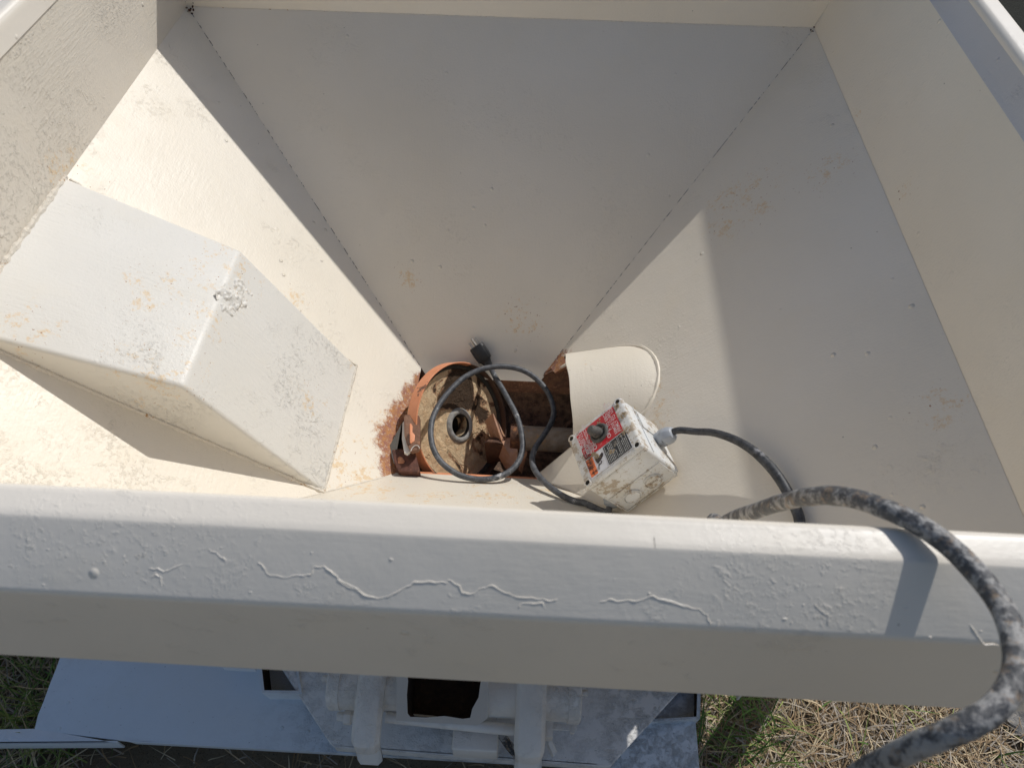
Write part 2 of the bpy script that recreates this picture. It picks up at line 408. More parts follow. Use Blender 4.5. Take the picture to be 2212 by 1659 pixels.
m.add(P4, fs)
m2_ = MB(); keep_fs = fs; vs = []
for y in (YI-.005, YW): vs += [(.542, y, .150), (.5455, y, .157), (.5525, y, HW-.006), (.5555, y, HW-.006), (.5485, y, .157), (.545, y, .150)]
m2_.add(vs, [(i, (i+1) % 6, 6+(i+1) % 6, 6+i) for i in range(6)])
m2_.build('rim_lip', paint('lip_shade_paint', col=(.60, .59, .60), rust=.2, lump=.4, seed=25.1), H, ang=30, label='strip along the inside of the right rim, its cool shade put into the paint')  # cool shade of the inner lip is put into a greyer paint colour
rim_fs = list(fs)
# raised edges of old paint on the near rim face (thin worm-like ridges) and blobs
fA = Vector((0, YI-.0165-.011*math.sin(c45), HW-.011+.011*math.cos(c45))); fB = Vector((0, YI-(fo-.006+.006*math.sin(c45)), fz-.006+.006*math.cos(c45)))
fd = (fB-fA).normalized()
def onface(px, py, lift=0.0):
    n = Vector((0, fd.z, -fd.y)); p = fA-n*.0001; q = onp(px, py, n, p); return q+n*lift
m = MB()
def c5b(x, y): return (x*.35+719, y*.35+1023)
def c4b(x, y): return (x*.35, y*.35+1023)
ridges = [[c4b(*p) for p in [(1590, 545), (1625, 575), (1660, 625), (1750, 640), (1850, 625), (1920, 620), (1930, 580), (2000, 570), (2060, 620), (2110, 665), (2212, 715)]]+
 [c5b(*p) for p in [(30, 650), (100, 700), (190, 745), (280, 768), (350, 755), (430, 710), (500, 668), (600, 665), (700, 672), (715, 655), (780, 690), (800, 735), (860, 740), (920, 705), (985, 690), (1060, 735), (1140, 762), (1230, 765), (1330, 785), (1390, 770)]],
 [c5b(*p) for p in [(1640, 795), (1700, 775), (1780, 785), (1900, 780), (1980, 755), (2080, 790), (2212, 830)]],
 [c4b(*p) for p in [(915, 590), (975, 585), (1010, 605), (1060, 585), (1130, 560)]], [c4b(*p) for p in [(920, 640), (960, 620), (995, 640), (998, 700)]],
 [c4b(*p) for p in [(1290, 480), (1340, 490), (1400, 545)]], [c5b(*p) for p in [(1140, 830), (1170, 800), (1290, 795), (1310, 830)]],
 [(1438+x*.4, 995.6+y*.4) for x, y in [(0, 745), (80, 775), (180, 800), (225, 830), (245, 885)]],
 [(1438+x*.4, 995.6+y*.4) for x, y in [(800, 770), (840, 810), (880, 830), (875, 890)]],
 [(1438+x*.4, 995.6+y*.4) for x, y in [(1640, 880), (1680, 940), (1720, 990), (1800, 995)]]]
for R_ in ridges:
    P = []
    for i, (x, y) in enumerate(R_):
        P.append(onface(x, y, 0))
        if i < len(R_)-1:
            x2, y2 = R_[i+1]
            for t in (.33, .66): P.append(onface(x+(x2-x)*t+random.uniform(-2, 2), y+(y2-y)*t+random.uniform(-2, 2), 0))
    rr = [.0005*random.uniform(.6, 1.15)*(0.35 if i in (0, len(P)-1) else 1) for i in range(len(P))]
    m.tube(P, rr, 8, sub=3, wob=.3)
ridge_mb = m
m = MB()
for _ in range(45):
    if 1: x = random.choice([random.uniform(0, 700), random.uniform(1400, 2150), random.uniform(0, 2150)]); y = random.uniform(1150, 1270)+x*.058
    p = onface(x, y, -.0003); r = random.uniform(.0004, .0011); d = Vector((random.uniform(.5, 2.2), random.uniform(.5, 1.2), .6))
    vs = []
    for k in range(8):
        a = k*math.pi/4; vs.append(p+Vector((r*d.x*math.cos(a), r*d.y*math.sin(a)*.7, r*d.y*math.sin(a)*.7))*(1+.3*random.random()))
    vs2 = [p+(v-p)*.5+Vector((0, -.7, .7))*r*.6 for v in vs]; top = [p+Vector((0, -.7, .7))*r*.8]
    m.add(vs+vs2+top, [(k, (k+1) % 8, 8+(k+1) % 8, 8+k) for k in range(8)]+[(8+k, 8+(k+1) % 8, 16) for k in range(8)])
ridge_mb.add(m.v, m.f); ridge_mb.add(P4, rim_fs); ridge_mb.build('rim', p_rim, H, ang=30, label='thick folded rim running round the top of the hopper')
# weld seams: dark broken line where two panels meet
sm = NT('seam_line')
cseam = sm.mx(sm.rng(sm.noise(95, 3, .6), .50, .46), CREAM, (.12, .10, .09)); sm.bump(sm.noise(200, 3), .002); sm = sm.fin(cseam, .6)
sm2 = NT('weld_bead')
cs = sm2.mx(sm2.rng(sm2.noise(60, 5, .7), .60, .66), CREAM, (.50, .27, .10)); sm2.bump(sm2.noise(90, 5, .7), .008); sm2 = sm2.fin(cs, .5)
def seam(a, b, r, mat, n=90, lift=(0, 0, 0), lab=None, j=.3):
    a = Vector(a); b = Vector(b); m = MB(); P = []; R_ = []
    for i in range(n+1):
        t = i/n; w = noise.noise((a+(b-a)*t)*70)
        P.append(a+(b-a)*t+Vector(lift)+Vector((w, w*.6, 0))*.0006); R_.append(r*(1+j*noise.noise((a+(b-a)*t)*130)))
    m.tube(P, R_, 6); return m.build('weld_seam', mat, H, label=lab)
seam((-.5, 0, 0), (XL, YB, -DD), .0006, sm, lab='dark broken seam between left and far panels')
seam((.5, 0, 0), (XR, YB, -DD), .00045, sm, lab='dark broken seam between right and far panels')
seam(FLc, (XL, YF, -DD), .0014, sm2, lab='seam between left and near panels')
seam((.5, 0, 0), (.5525, .0, .14), .0022, sm2, lab='caulked upright corner joint')
seam((-.5, 0, 0), (.5, 0, 0), .0008, sm2, lab='joint under the far wall')
# dark gaps / rust clots in the two far corners
for c, n_ in (((-.494, -.006, .0), 12), ((.496, -.008, -.004), 8)):
    m = MB()
    for _ in range(n_):
        p = Vector(c)+Vector((random.gauss(0, .004), random.gauss(0, .004), random.gauss(0, .004))); r = random.uniform(.0007, .0020)
        m.box(p, (r, r*.8, r*.7), Matrix.Rotation(random.random()*3, 3, Vector((random.random(), random.random(), .5)).normalized()))
    m.build('rust_clot', m_rustd, H, label='crumbs of rust caught in the far corners')
# angular housing welded on the left slope
A = L(145, 390); Ee = L(770, 790); Ff = L(700, 1062); Cc = Vector((-.2968, -.7108, -.0775)); Dd = Vector((-.4995, -.7135, .004))
A = Vector((-.4995, A.y, .004))
nT = (Cc-Dd).cross(A-Dd).normalized()
Bb = onp(520, 540, nT, Dd); Ep = Ee+(Ee-Bb).normalized()*.03; Fp = Ff+(Ff-Cc).normalized()*.03
Ai = A-Vector((0, 0, .03)); Di = Dd-Vector((0, 0, .03))
m = MB()
m.add([A, Bb, Cc, Dd, Ai, Ep, Fp, Di], [(0, 1, 2, 3), (1, 5, 6, 2), (3, 2, 6, 7), (0, 4, 5, 1), (4, 7, 6, 5), (0, 3, 7, 4)])
hs = m.build('housing', p_box, H, bevel=.0055, seg=4, ang=60, label='bulging angular box welded onto the left slope, white topped')
# crusty lump of hardened mortar under the paint
m = MB(); c0 = onp(512, 640, (Bb-Cc).cross(Ff-Cc), Cc); nE = (Bb-Cc).cross(Ff-Cc).normalized()
if nE.x < 0: nE = -nE
eu = (Bb-Cc).normalized(); ev = nE.cross(eu); N_ = 64; vs = []; FL_ = []; bmax = 1
for i in range(N_+1):
    for j in range(N_+1):
        a = (i/N_*2-1)*.044; b = (j/N_*2-1)*.032
        rr = math.hypot(a/.036, b/(.017-.10*a)+.3*math.sin(a*60)); fal = max(0, 1-rr+.55*noise.noise(Vector((a*60, b*60, 2)))+.25*noise.noise(Vector((a*190, b*190, 4))))
        q_ = Vector((a, b, .3)); fb = noise.noise(q_*70)*.0042+noise.noise(q_*160)*.0026+noise.noise(q_*380)*.0016+noise.noise(q_*800)*.0009
        h = -.0010+min(fal, .5)*.0075+fb*(min(1, fal*6) if fal > 0 else 0)
        vs.append(c0+eu*a+ev*b+nE*h); FL_.append(fal > .0 and b < bmax)
m.add(vs, [(i*(N_+1)+j, (i+1)*(N_+1)+j, (i+1)*(N_+1)+j+1, i*(N_+1)+j+1) for i in range(N_) for j in range(N_) if FL_[i*(N_+1)+j] or FL_[(i+1)*(N_+1)+j+1]])
m.build('mortar_lump', p_box, hs, recalc=False, ang=180, label='crusty lump of old mortar painted over')
# weld beads round the housing
for a, b, r in ((Dd+Vector((0.004, -.001, -.012)), Ff+Vector((.0, -.001, .0)), .0030), (Ff, Ee, .0022), (Ee, L(150, 388), .0022)):
    if r == .0030: a = L(-40, 741)
    seam(a, b, r, sm2, lab='weld bead round the angular box', j=.5)
seam((-.4985, -.458, .002), (-.4985, -.72, .002), .004, sm2, lab='thick weld bead along the left wall', j=.7)
# pipe cover over the auger, coming out of the right slope
m = MB(); n_ = 40; rows = []
ts = [i/6 for i in range(7)]
def xleft(a): # left lip of the cover
    d = math.degrees(a)
    x = .1285
    x += .012*max(0, min(1, (d-70)/70))+.012*max(0, (38-d)/38)**2
    return x+.0006*math.sin(a*9)
vs = []; M_ = 8
for r in (PR, PR-.0035):
    for i in range(n_+1):
        a = math.radians(3+177*i/n_)
        xr_ = .31
        for k in range(M_+1): vs.append(pipe_pt(a, r, xleft(a)+(xr_-xleft(a))*k/M_))
o1 = (n_+1)*(M_+1)
fs = [(i*(M_+1)+k, (i+1)*(M_+1)+k, (i+1)*(M_+1)+k+1, i*(M_+1)+k+1) for i in range(n_) for k in range(M_)]
m.add(vs, []); 
for f in fs: m.f.append(f); m.mi.append(0)
for f in fs: m.f.append(tuple(o1+q for q in f[::-1])); m.mi.append(1)
for i in range(n_): m.f.append((i*(M_+1), o1+i*(M_+1), o1+(i+1)*(M_+1), (i+1)*(M_+1))); m.mi.append(0)
pp = m.build('pipe_cover', [p_pipe, m_rustd], H, recalc=False, ang=50, label='half round cover over the auger at the right of the opening')
m = MB(); g0 = pipe_pt(math.radians(151), PR+.0012, .1385); m.slab([g0, Fr(1166, 1026)+nF*.004, Fr(1181, 1043)+nF*.001, Fr(1262, 1074)+nF*.001, Fr(1310, 1085)+nF*.004, pipe_pt(math.radians(151), PR+.0012, .205)], (0, -.6, .8), .003)
m.build('corner_plate', p_pipe, H, label='small flat plate joining the cover to the near panel')
m = MB(); P = []
for k in range(0, 60):
    a = math.radians(2+176*k/59); P.append(pipe_on_slope(a, PR)-Vector((.0005, 0, 0)))
m.tube(P, [.0026*(1+.5*noise.noise(p*140)) for p in P], 6); m.build('weld_seam', p_pipe, H, label='weld bead round the end of the pipe cover')
# orange edge strip along the near lip of the opening, rusty band on the far lip
m_or = orange_mat()
m = MB(); m.slab([(XL-.004, YF-.002, -DD+.002), (XR+.002, YF-.002, -DD+.002), (XR+.002, YF+.005, -DD-.004), (XL-.004, YF+.005, -DD-.004)], (0, .5, .8), .003)
m.build('lip', m_or, H, label='orange lip on the near edge of the opening', bevel=.0006)

# ================================================================== TROUGH + PUMP END + AUGER
TR = empty('auger_trough', (0, -.53, -.47), 'dark rusty round-bottomed trough seen through the opening of the hopper', 'trough')
m = MB(); TY, TZ, TRr = -.53, -.367, .1015
m.lathe((-.112, TY, TZ), (1, 0, 0), [(0, TRr), (.637, TRr), (.637, TRr+.005), (0, TRr+.005)], 40, ref=(0, 0, -1), a0=-math.pi/2, a1=math.pi/2, closed=True)
m.lathe((.155, TY, TZ), (1, 0, 0), [(0, TRr), (.37, TRr), (.37, TRr+.005), (0, TRr+.005)], 40, ref=(0, 0, 1), a0=-math.pi/2, a1=math.pi/2, closed=True) if 0 else None
m.build('trough_shell', rust_mat('trough_rust', (.27, .175, .12), (.10, .065, .047), (.40, .23, .15), scale=2.2, k3=.8), TR, recalc=True)
m = MB(); m.lathe((-.110, TY, TZ), (1, 0, 0), [(0, 0), (0, TRr+.004), (-.004, TRr+.004), (-.004, 0)], 40, ref=(0, 0, -1), a0=-math.pi/2, a1=math.pi/2); m.build('end_plate', m_rustd, TR)
m = MB(); m.lathe((.52, TY, TZ), (1, 0, 0), [(0, 0), (0, TRr+.01)], 40); m.build('end_plate', m_rustd, TR)
m = MB()
m.slab([(XL-.02, YB-.004, -DD-.004), (XR+.05, YB-.004, -DD-.004), (XR+.05, YB-.010, -.40), (XL-.02, YB-.010, -.40)], (0, -1, 0), .003)
m.slab([(.093, -.4345, -.40), (.20, -.4345, -.40), (.20, -.4345, -.29), (.135, -.4345, -.3310), (.100, -.4345, -.3620)], (0, -1, 0), .003)
m.build('lip', rust_mat('orange_rust', (.34, .18, .11), (.19, .11, .075), (.60, .32, .20), k3=.9, scale=2), TR)
# pump end: tilted round disc in an orange clamp ring
PC = Vector((-.0200, -.5290, -.374)); N = Vector((.75, -.34, .57)).normalized()
PU = empty('pump_end', tuple(PC-N*.03), 'round mortar-crusted pump end plate with a hub hole, ringed in orange', 'pump')
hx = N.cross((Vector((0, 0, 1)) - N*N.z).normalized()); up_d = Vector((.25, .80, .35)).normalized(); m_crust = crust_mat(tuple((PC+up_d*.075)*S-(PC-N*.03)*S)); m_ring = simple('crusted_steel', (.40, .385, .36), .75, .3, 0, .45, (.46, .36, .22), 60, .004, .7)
refv = (Vector((0, 0, 1)) - N*N.z).normalized()
m = MB(); m.lathe(PC, N, [(-.012, .0), (-.012, .086), (-.030, .087), (-.03, 0)], 72)
dsc = MB(); pr = [(-.012, .024)]
for i in range(1, 16): pr.append((-.012+.0006*math.sin(i*1.3), .024+.062*i/15))
dsc.lathe(PC, N, pr+[(-.020, .0868), (-.032, .0868), (-.032, .018), (-.0125, .018)], 96)
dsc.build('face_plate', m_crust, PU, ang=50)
m = MB(); m.lathe(PC, N, [(-.020, .092), (.0005, .0935), (.0012, .0945), (.0008, .0957), (-.019, .0963), (-.020, .0945)], 96, closed=True)
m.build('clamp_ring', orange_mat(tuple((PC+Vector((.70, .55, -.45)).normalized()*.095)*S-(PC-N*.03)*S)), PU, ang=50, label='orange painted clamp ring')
m = MB(); m.lathe(PC, N, [(-.014, .0862), (-.010, .0866), (-.008, .0915), (-.0145, .0925)], 96, closed=True)
m.build('gasket', simple('dark_gasket', (.07, .065, .055), .8, .2, 0, .4, (.22, .18, .12), 50, .002), PU)
HC = PC-N*.012
hx = N.cross(refv); HC = HC+refv*(-.003)
m = MB(); m.lathe(HC, N, [(-.002, .0288), (.0008, .0272), (.0032, .0252), (.0044, .0228), (.0042, .0200), (.0025, .0180)], 56)
m.build('hub', m_ring, PU, ang=60, label='raised round hub with a dark hole')
m = MB(); m.lathe(HC-N*.045, N, [(0, 0), (0, .0176), (.0478, .0180)], 40); m.build('hub_bore', simple('dark_bore', (.035, .03, .028), .7), PU)
# clamp lugs at the left
c7 = lambda x, y: (1500/1.808+x/3.317/1.808, 1400/1.808+y/3.317/1.808)   # survey crop of the clamp
zl = -.325
def Zc(x, y, z): return Zp(*c7(x, y), z)
m = MB()
lug = [Zc(*p, -.318) for p in [(255, 760), (270, 725), (450, 735), (462, 760), (465, 1120), (440, 1180), (345, 1205), (300, 1120), (262, 1000)]]
m.prism(lug, (0, .003, -.012)); m.build('clamp_lug', rust_mat('lug_rust', (.26, .15, .10), (.17, .085, .055), (.50, .26, .14)), PU, bevel=.0012, label='rusty bolt lug of the clamp')
m = MB(); m.prism([Zc(*p, -.3165) for p in [(330, 850), (345, 838), (368, 870), (366, 950), (400, 990), (395, 1060), (350, 1100), (330, 1090)]], (0, 0, -.002)); m.build('slot_edge', m_or, PU, bevel=.0005)
m = MB(); m.prism([Zc(*p, -.3163) for p in [(292, 1000), (318, 975), (334, 985), (334, 1110), (312, 1118), (290, 1070)]], (0, 0, -.001)); m.build('bolt_slot', m_rustd, PU)
m = MB(); m.prism([Zc(*p, -.3245) for p in [(238, 830), (262, 800), (300, 1110), (350, 1190), (300, 1235), (260, 1215), (230, 1040)]], (0, 0, -.006)); m.build('clamp_jaw', p_box, PU, bevel=.001, label='white painted back of the clamp jaw')
m = MB(); m.prism([Zc(*p, -.338) for p in [(100, 1180), (230, 1170), (330, 1200), (400, 1200), (470, 1470), (280, 1465), (180, 1450), (130, 1330)]], (0, .0, -.012)); m.build('clamp_lug', rust_mat('lug_rust_dark', (.17, .07, .05), (.09, .045, .035), (.40, .18, .10)), PU, bevel=.001, label='dark rusty lower bolt lug')
m = MB(); m.prism([Zc(*p, -.3365) for p in [(172, 1290), (200, 1262), (240, 1280), (268, 1330), (250, 1355), (185, 1355)]], (0, 0, -.002)); m.build('bolt_head', rust_mat('orange_bolt', (.55, .25, .14), (.40, .17, .09), (.65, .40, .25)), PU, bevel=.0008)
m = MB()
P = [Zc(x, y, -.316) for x, y in [(345, 1200), (365, 1160), (400, 1128), (440, 1130), (460, 1165)]]
m.tube(P, .0006, 6, sub=5); m.build('wire_loop', simple('pale_wire', (.6, .58, .54), .4), PU)
# auger: shaft with a mixing paddle
AU = empty('auger_shaft', (.15, -.53, -.45), 'rusty auger shaft with a curved paddle running into the pipe', 'auger')
m = MB(); m.lathe((.055, -.53, -.4025), (1, 0, 0), [(0, 0), (0, .0195), (.44, .0195), (.44, 0)], 32)
m_sh = rust_mat('shaft_rust', (.46, .38, .31), (.32, .24, .17), (.58, .33, .16), k3=.7)
m.build('shaft', m_sh, AU, ang=50)
m = MB(); m.lathe((.056, -.53, -.4025), (1, 0, 0), [(-.004, .021), (.010, .0225), (.014, .021), (.014, .0190)], 32); m.build('collar', m_rust, AU)
c8 = lambda x, y: (1800/1.808+x/3.687/1.808, 1500/1.808+y/3.687/1.808)
# paddle blade: a thick ribbon whose bright edge faces up
Pe = [Yp(*c8(x, y), yy) for x, y, yy in [(445, 420, -.515), (500, 560, -.525), (545, 700, -.535), (590, 830, -.545), (660, 960, -.555), (730, 1080, -.565), (790, 1170, -.575)]]
Po = [Yp(*c8(x, y), yy) for x, y, yy in [(475, 425, -.505), (550, 570, -.510), (610, 700, -.515), (655, 775, -.520), (790, 770, -.535), (818, 960, -.555), (815, 1130, -.572)]]
m = MB(); K = len(Pe); dn = Vector((-.012, .006, -.030))
vs = Pe+Po+[p+dn for p in Po]+[p+dn for p in Pe]
fs = [(g*K+i, g*K+i+1, ((g+1) % 4)*K+i+1, ((g+1) % 4)*K+i) for g in range(4) for i in range(K-1)]+[(0, K, 2*K, 3*K), (K-1, 4*K-1, 3*K-1, 2*K-1)]
m.add(vs, fs); m.build('paddle', rust_mat('paddle_rust', (.58, .36, .27), (.50, .27, .16), (.66, .40, .22), rough=.6, scale=1.6), AU, ang=50, label='curved rusty paddle blade')
m = MB(); m.prism([Yp(*c8(x, y), -.548) for x, y in [(330, 860), (370, 830), (520, 840), (600, 860), (760, 1085), (400, 1150), (370, 1120)]], (.004, .012, -.004))
m.build('scraper_plate', rust_mat('scraper_rust', (.16, .085, .055), (.10, .055, .038), (.24, .12, .07)), AU, bevel=.0015, label='dark square scraper plate behind the paddle')
m = MB()
m.prism([Yp(*c8(x, y), -.60) for x, y in [(925, 950), (955, 990), (880, 1290), (830, 1240)]], (0, .01, -.01)); m.build('scraper_plate', rust_mat('blade_rust', (.38, .22, .15), (.25, .12, .08), (.5, .28, .16)), AU, bevel=.001, label='narrow blade edge below the shaft')
m = MB(); m.lathe((.165, -.505, -.415), (.35, -1, .25), [(0, 0), (0, .038), (.006, .038), (.006, 0)], 28, a0=-1.2, a1=2.0); m.build('paddle', m_rustd, AU, label='dark round paddle in the shade of the pipe')

# ================================================================== CONTROL BOX
O = Vector((.1294, -.6541, -.2225))
ax = Vector((.6873, .2986, .6622)); ay = Vector((.2397, -.9538, .1812)); az = Vector((.6857, .0342, -.7271)); BX, BY, BZ = .0886, .0865, .0804
O = O+az*(-.0015)
def bp(u, v, w): return O+ax*(u*BX)+ay*(v*BY)+az*(w*BZ)
Rb = Matrix((ax, ay, az)).transposed()
CB = empty('control_box', tuple(bp(.5, .5, 1)), 'dirty white switch box with red label and black push button on the right slope', 'control box')
m_pl = plastic_box_mat()
def rbox(m, u0, u1, v0, v1, w0, w1, mi=0):
    c = (bp(u0, v0, w0)+bp(u1, v1, w1))/2; m.box(c, ((u1-u0)*BX/2, (v1-v0)*BY/2, (w1-w0)*BZ/2), Rb, mi)
m = MB(); rbox(m, .008, .992, .008, .992, .115, 1); m.build('box_body', m_pl, CB, bevel=.0045, seg=4, ang=50)
lid = MB(); rbox(lid, 0, 1, 0, 1, 0, .108); lidm = lid.build('lid', m_pl, CB, bevel=.0045, seg=4, ang=50)
def lid_crumbs(mb):   # dried crumbs stuck on the lid belong to its mesh
    o = mb.build('lid', simple('tan_mortar', (.46, .36, .24), .9, .2), CB)
    me = lidm.data; me.materials.append(o.data.materials[0]); bm = bmesh.new(); bm.from_mesh(me); n0 = len(bm.faces); bm.from_mesh(o.data); bm.faces.ensure_lookup_table()
    for f in bm.faces[n0:]: f.material_index = 1
    bm.to_mesh(me); bm.free(); bpy.data.objects.remove(o)
for u, v in ((.07, .065), (.93, .065), (.93, .935), (.07, .935)):
    m = MB(); m.lathe(bp(u, v, 0), -az, [(-.001, .0032), (.0006, .0032), (.0009, .0040), (.0005, .0052), (-.001, .0056)], 24)
    m.build('screw_collar', m_pl, lidm)
m_dark = simple('dark_recess', (.03, .027, .022), .7, .2, 0, .3, (.2, .15, .1), 80)
for u, v in ((.07, .065), (.93, .065), (.93, .935), (.07, .935)):
    m = MB(); m.lathe(bp(u, v, 0), -az, [(.0002, 0), (.0002, .0033)], 20); m.build('screw_hole', m_dark, lidm)
def lidpoly(pts, h, mat, name, th=.0004, parent=None, label=None):
    m = MB(); P = [bp(u, v, 0)-az*h for u, v in pts]; m.slab(P, -az, th); return m.build(name, mat, parent or lidm, label=label)
m_red = simple('red_label', (.62, .022, .035), .35, .5, 0, .1, (.75, .60, .58), 45, .0006, .25)
m_white = simple('white_label', (.74, .74, .76), .4, .4, 0, .05, (.5, .42, .32), 70, .0005, .4)
m_blk = simple('black_label', (.035, .036, .038), .4, .4, 0, .1, (.45, .40, .33), 40, .0006, .5)
m_ol = simple('orange_label', (.85, .20, .06), .4, .4, 0, .1, (.8, .45, .3), 60)
m_ink = simple('white_ink', (.78, .70, .70), .5, .3, 0, .15, (.65, .15, .14), 160, .0003, .7)
m_kink = simple('black_ink', (.05, .035, .03), .5)
def rrect(u0, v0, u1, v1, r=.012, n=4):
    P = []
    for cx, cy, a0 in ((u1-r, v0+r, -90), (u1-r, v1-r, 0), (u0+r, v1-r, 90), (u0+r, v0+r, 180)):
        for k in range(n+1): a = math.radians(a0+90*k/n); P.append((cx+r*math.cos(a), cy+r*math.sin(a)))
    return P
lw = lidpoly(rrect(.143, .588, .868, .935), .0007, m_white, 'label', label='white warning label with orange heading')
lr = lidpoly([(.155, .085), (.50, .08), (.842, .088), (.838, .30), (.842, .575), (.5, .572), (.165, .565), (.158, .42), (.166, .33), (.156, .2)], .0006, m_red, 'label', label='red label around the push button')
lo = lidpoly(rrect(.158, .602, .274, .915, .01), .0011, m_ol, 'label_panel', parent=lidm)
lk = lidpoly(rrect(.468, .60, .862, .925, .01), .0011, m_blk, 'label_panel', parent=lidm)
def text(body, u, v, size, mat, name='lettering', h=.0014, align='LEFT', stretch=1.0, bold=0.0, parent=None):
    """writing runs along -v with the tops of the letters towards -u"""
    cu = bpy.data.curves.new('t', 'FONT'); cu.body = body; cu.size = 1; cu.align_x = align; cu.extrude = .0; cu.offset = bold
    to = bpy.data.objects.new('t', cu); sc.collection.objects.link(to); bpy.context.view_layer.update()
    me0 = bpy.data.meshes.new_from_object(to.evaluated_get(bpy.context.evaluated_depsgraph_get()))
    m = MB()
    base = bp(u, v, 0)-az*h
    m.add([base-ay*(p.co.x*size*stretch)-ax*(p.co.y*size) for p in me0.vertices], [tuple(f.vertices) for f in me0.polygons])
    bpy.data.objects.remove(to); bpy.data.meshes.remove(me0)
    return m.build(name, mat, parent or lidm, recalc=False, smooth=False)
tx = .0062
text('MODEL EZ', .205, .375, tx, m_ink, bold=.01); text('PRESS U.S.A.', .262, .385, tx, m_ink, stretch=.9, bold=.01)
text('OVERLOAD PROTECTION', .335, .560, tx*1.02, m_ink, stretch=.66, bold=.012)
text('ON', .40, .545, tx*1.3, m_ink, bold=.02)
text('OFF', .655, .535, tx*1.15, m_ink, bold=.02); text('P. TO EJECT', .705, .43, tx, m_ink, stretch=.95, bold=.01)
text('REMOVE GUARD PRESS', .765, .555, tx, m_ink, stretch=.82, bold=.01); text('FIRMLY TO  LOCKS', .822, .560, tx, m_ink, stretch=.95, bold=.01)
text('IMPORTANT', .214, .80, .0074, m_kink, stretch=.66, bold=.012); text('WARNING', .262, .80, .0074, m_kink, stretch=.75, bold=.012)
def tri(u, v):
    lidpoly([(u-.022, v), (u+.016, v+.022), (u+.016, v-.022)], .0014, m_kink, 'warning_triangle')
    lidpoly([(u-.008, v), (u+.004, v+.003), (u+.004, v-.003)], .0018, m_ol, 'warning_mark')
tri(.198, .865); tri(.248, .865)
# rule between the two orange lines, logo frame
lidpoly([(.221, .605), (.2235, .605), (.2235, .912), (.221, .912)], .0014, m_kink, 'rule')
def frame(u0, v0, u1, v1, w, mat):
    m = MB()
    for a in ((u0, v0, u1, v0+w), (u0, v1-w, u1, v1), (u0, v0, u0+w, v1), (u1-w, v0, u1, v1)):
        m.slab([bp(a[0], a[1], 0)-az*.0012, bp(a[2], a[1], 0)-az*.0012, bp(a[2], a[3], 0)-az*.0012, bp(a[0], a[3], 0)-az*.0012], -az, .0002)
    m.build('logo_frame', mat, lidm)
frame(.180, .405, .288, .545, .005, m_ink)
text('MECO', .278, .535, .0072, m_ink, stretch=.75, bold=.02)
m = MB()
for k in range(3):
    P = [bp(.19+.03*math.sin(t*math.pi), .425+.10*t, 0)-az*.0013 for t in [i/10 for i in range(11)]]
    P = [p+ax*(.0016*k) for p in P]; m.tube(P, .00022, 4)
m.build('logo_arc', m_ink, lidm)
# fine print as rows of small words on the black panel
m = MB(); rnd = random.Random(3)
for i in range(15):
    u = .482+i*.0248; v = .912
    if i in (5, 10): 
        m.slab([bp(u, .61, 0)-az*.0014, bp(u+.004, .61, 0)-az*.0014, bp(u+.004, .915, 0)-az*.0014, bp(u, .915, 0)-az*.0014], -az, .0002); continue
    while v > .63:
        l = rnd.uniform(.012, .045)
        m.slab([bp(u, v-l, 0)-az*.0014, bp(u+.011, v-l, 0)-az*.0014, bp(u+.011, v, 0)-az*.0014, bp(u, v, 0)-az*.0014], -az, .0002); v -= l+.010
        if rnd.random() < .06: break
m.build('fine_print', simple('grey_ink', (.50, .50, .48), .5, .3, 0, .3, (.1, .1, .1), 150), lidm)
# pictogram: black plug with hook
m = MB()
for pts in ([(.30, .66), (.345, .64), (.40, .655), (.395, .675), (.425, .69), (.405, .715), (.36, .735), (.33, .755), (.31, .735)], [(.37, .66), (.43, .625), (.445, .65), (.43, .70), (.40, .695)]):
    m.slab([bp(u, v+.03, 0)-az*.0012 for u, v in pts], -az, .0002)
P = [bp(u, v+.03, 0)-az*.0013 for u, v in [(.375, .74), (.385, .765), (.36, .785), (.335, .775), (.32, .80), (.305, .85)]]
m.tube(P, .0005, 5, sub=4); m.build('pictogram', m_kink, lidm)
# caked dirt on the labels
m = MB()
for (u, v, k, sp_) in ((.34, .66, 40, .022), (.57, .76, 26, .02), (.30, .585, 40, .018), (.84, .62, 30, .03), (.56, .18, 18, .05), (.90, .14, 40, .02), (.93, .35, 30, .03)):
    for _ in range(k):
        p = bp(u+random.gauss(0, sp_), v+random.gauss(0, sp_), 0)-az*.0011; r = random.uniform(.00025, .0009)
        m.box(p, (r, r, .0004), Rb @ Matrix.Rotation(random.random()*3, 3, 'Z'))
lid_crumbs(m)
# push button
m_btn = simple('worn_rubber_button', (.13, .125, .115), .6, .3, 0, .5, (.38, .34, .27), 70, .003, .5)
BC = bp(.505, .335, 0); m = MB(); m.lathe(BC, -az, [(0, .0135), (.0016, .0134), (.0030, .0126), (.0036, .0110), (.0032, .0098), (.0018, .0090), (.0010, .0086), (.0008, 0)], 40)
btn = m.build('button_collar', m_btn, CB, ang=60)
m = MB(); m.lathe(BC+(-az*.0+ay*.0002), (-az*1.0-ax*.16+ay*.05), [(0, .0068), (.004, .0068), (.0062, .0074), (.0075, .0069), (.0140, .0066), (.0162, .0057), (.0174, .0036), (.0178, 0)], 36)
m.build('push_button', m_btn, CB, ang=60, label='worn black rubber push button standing proud')
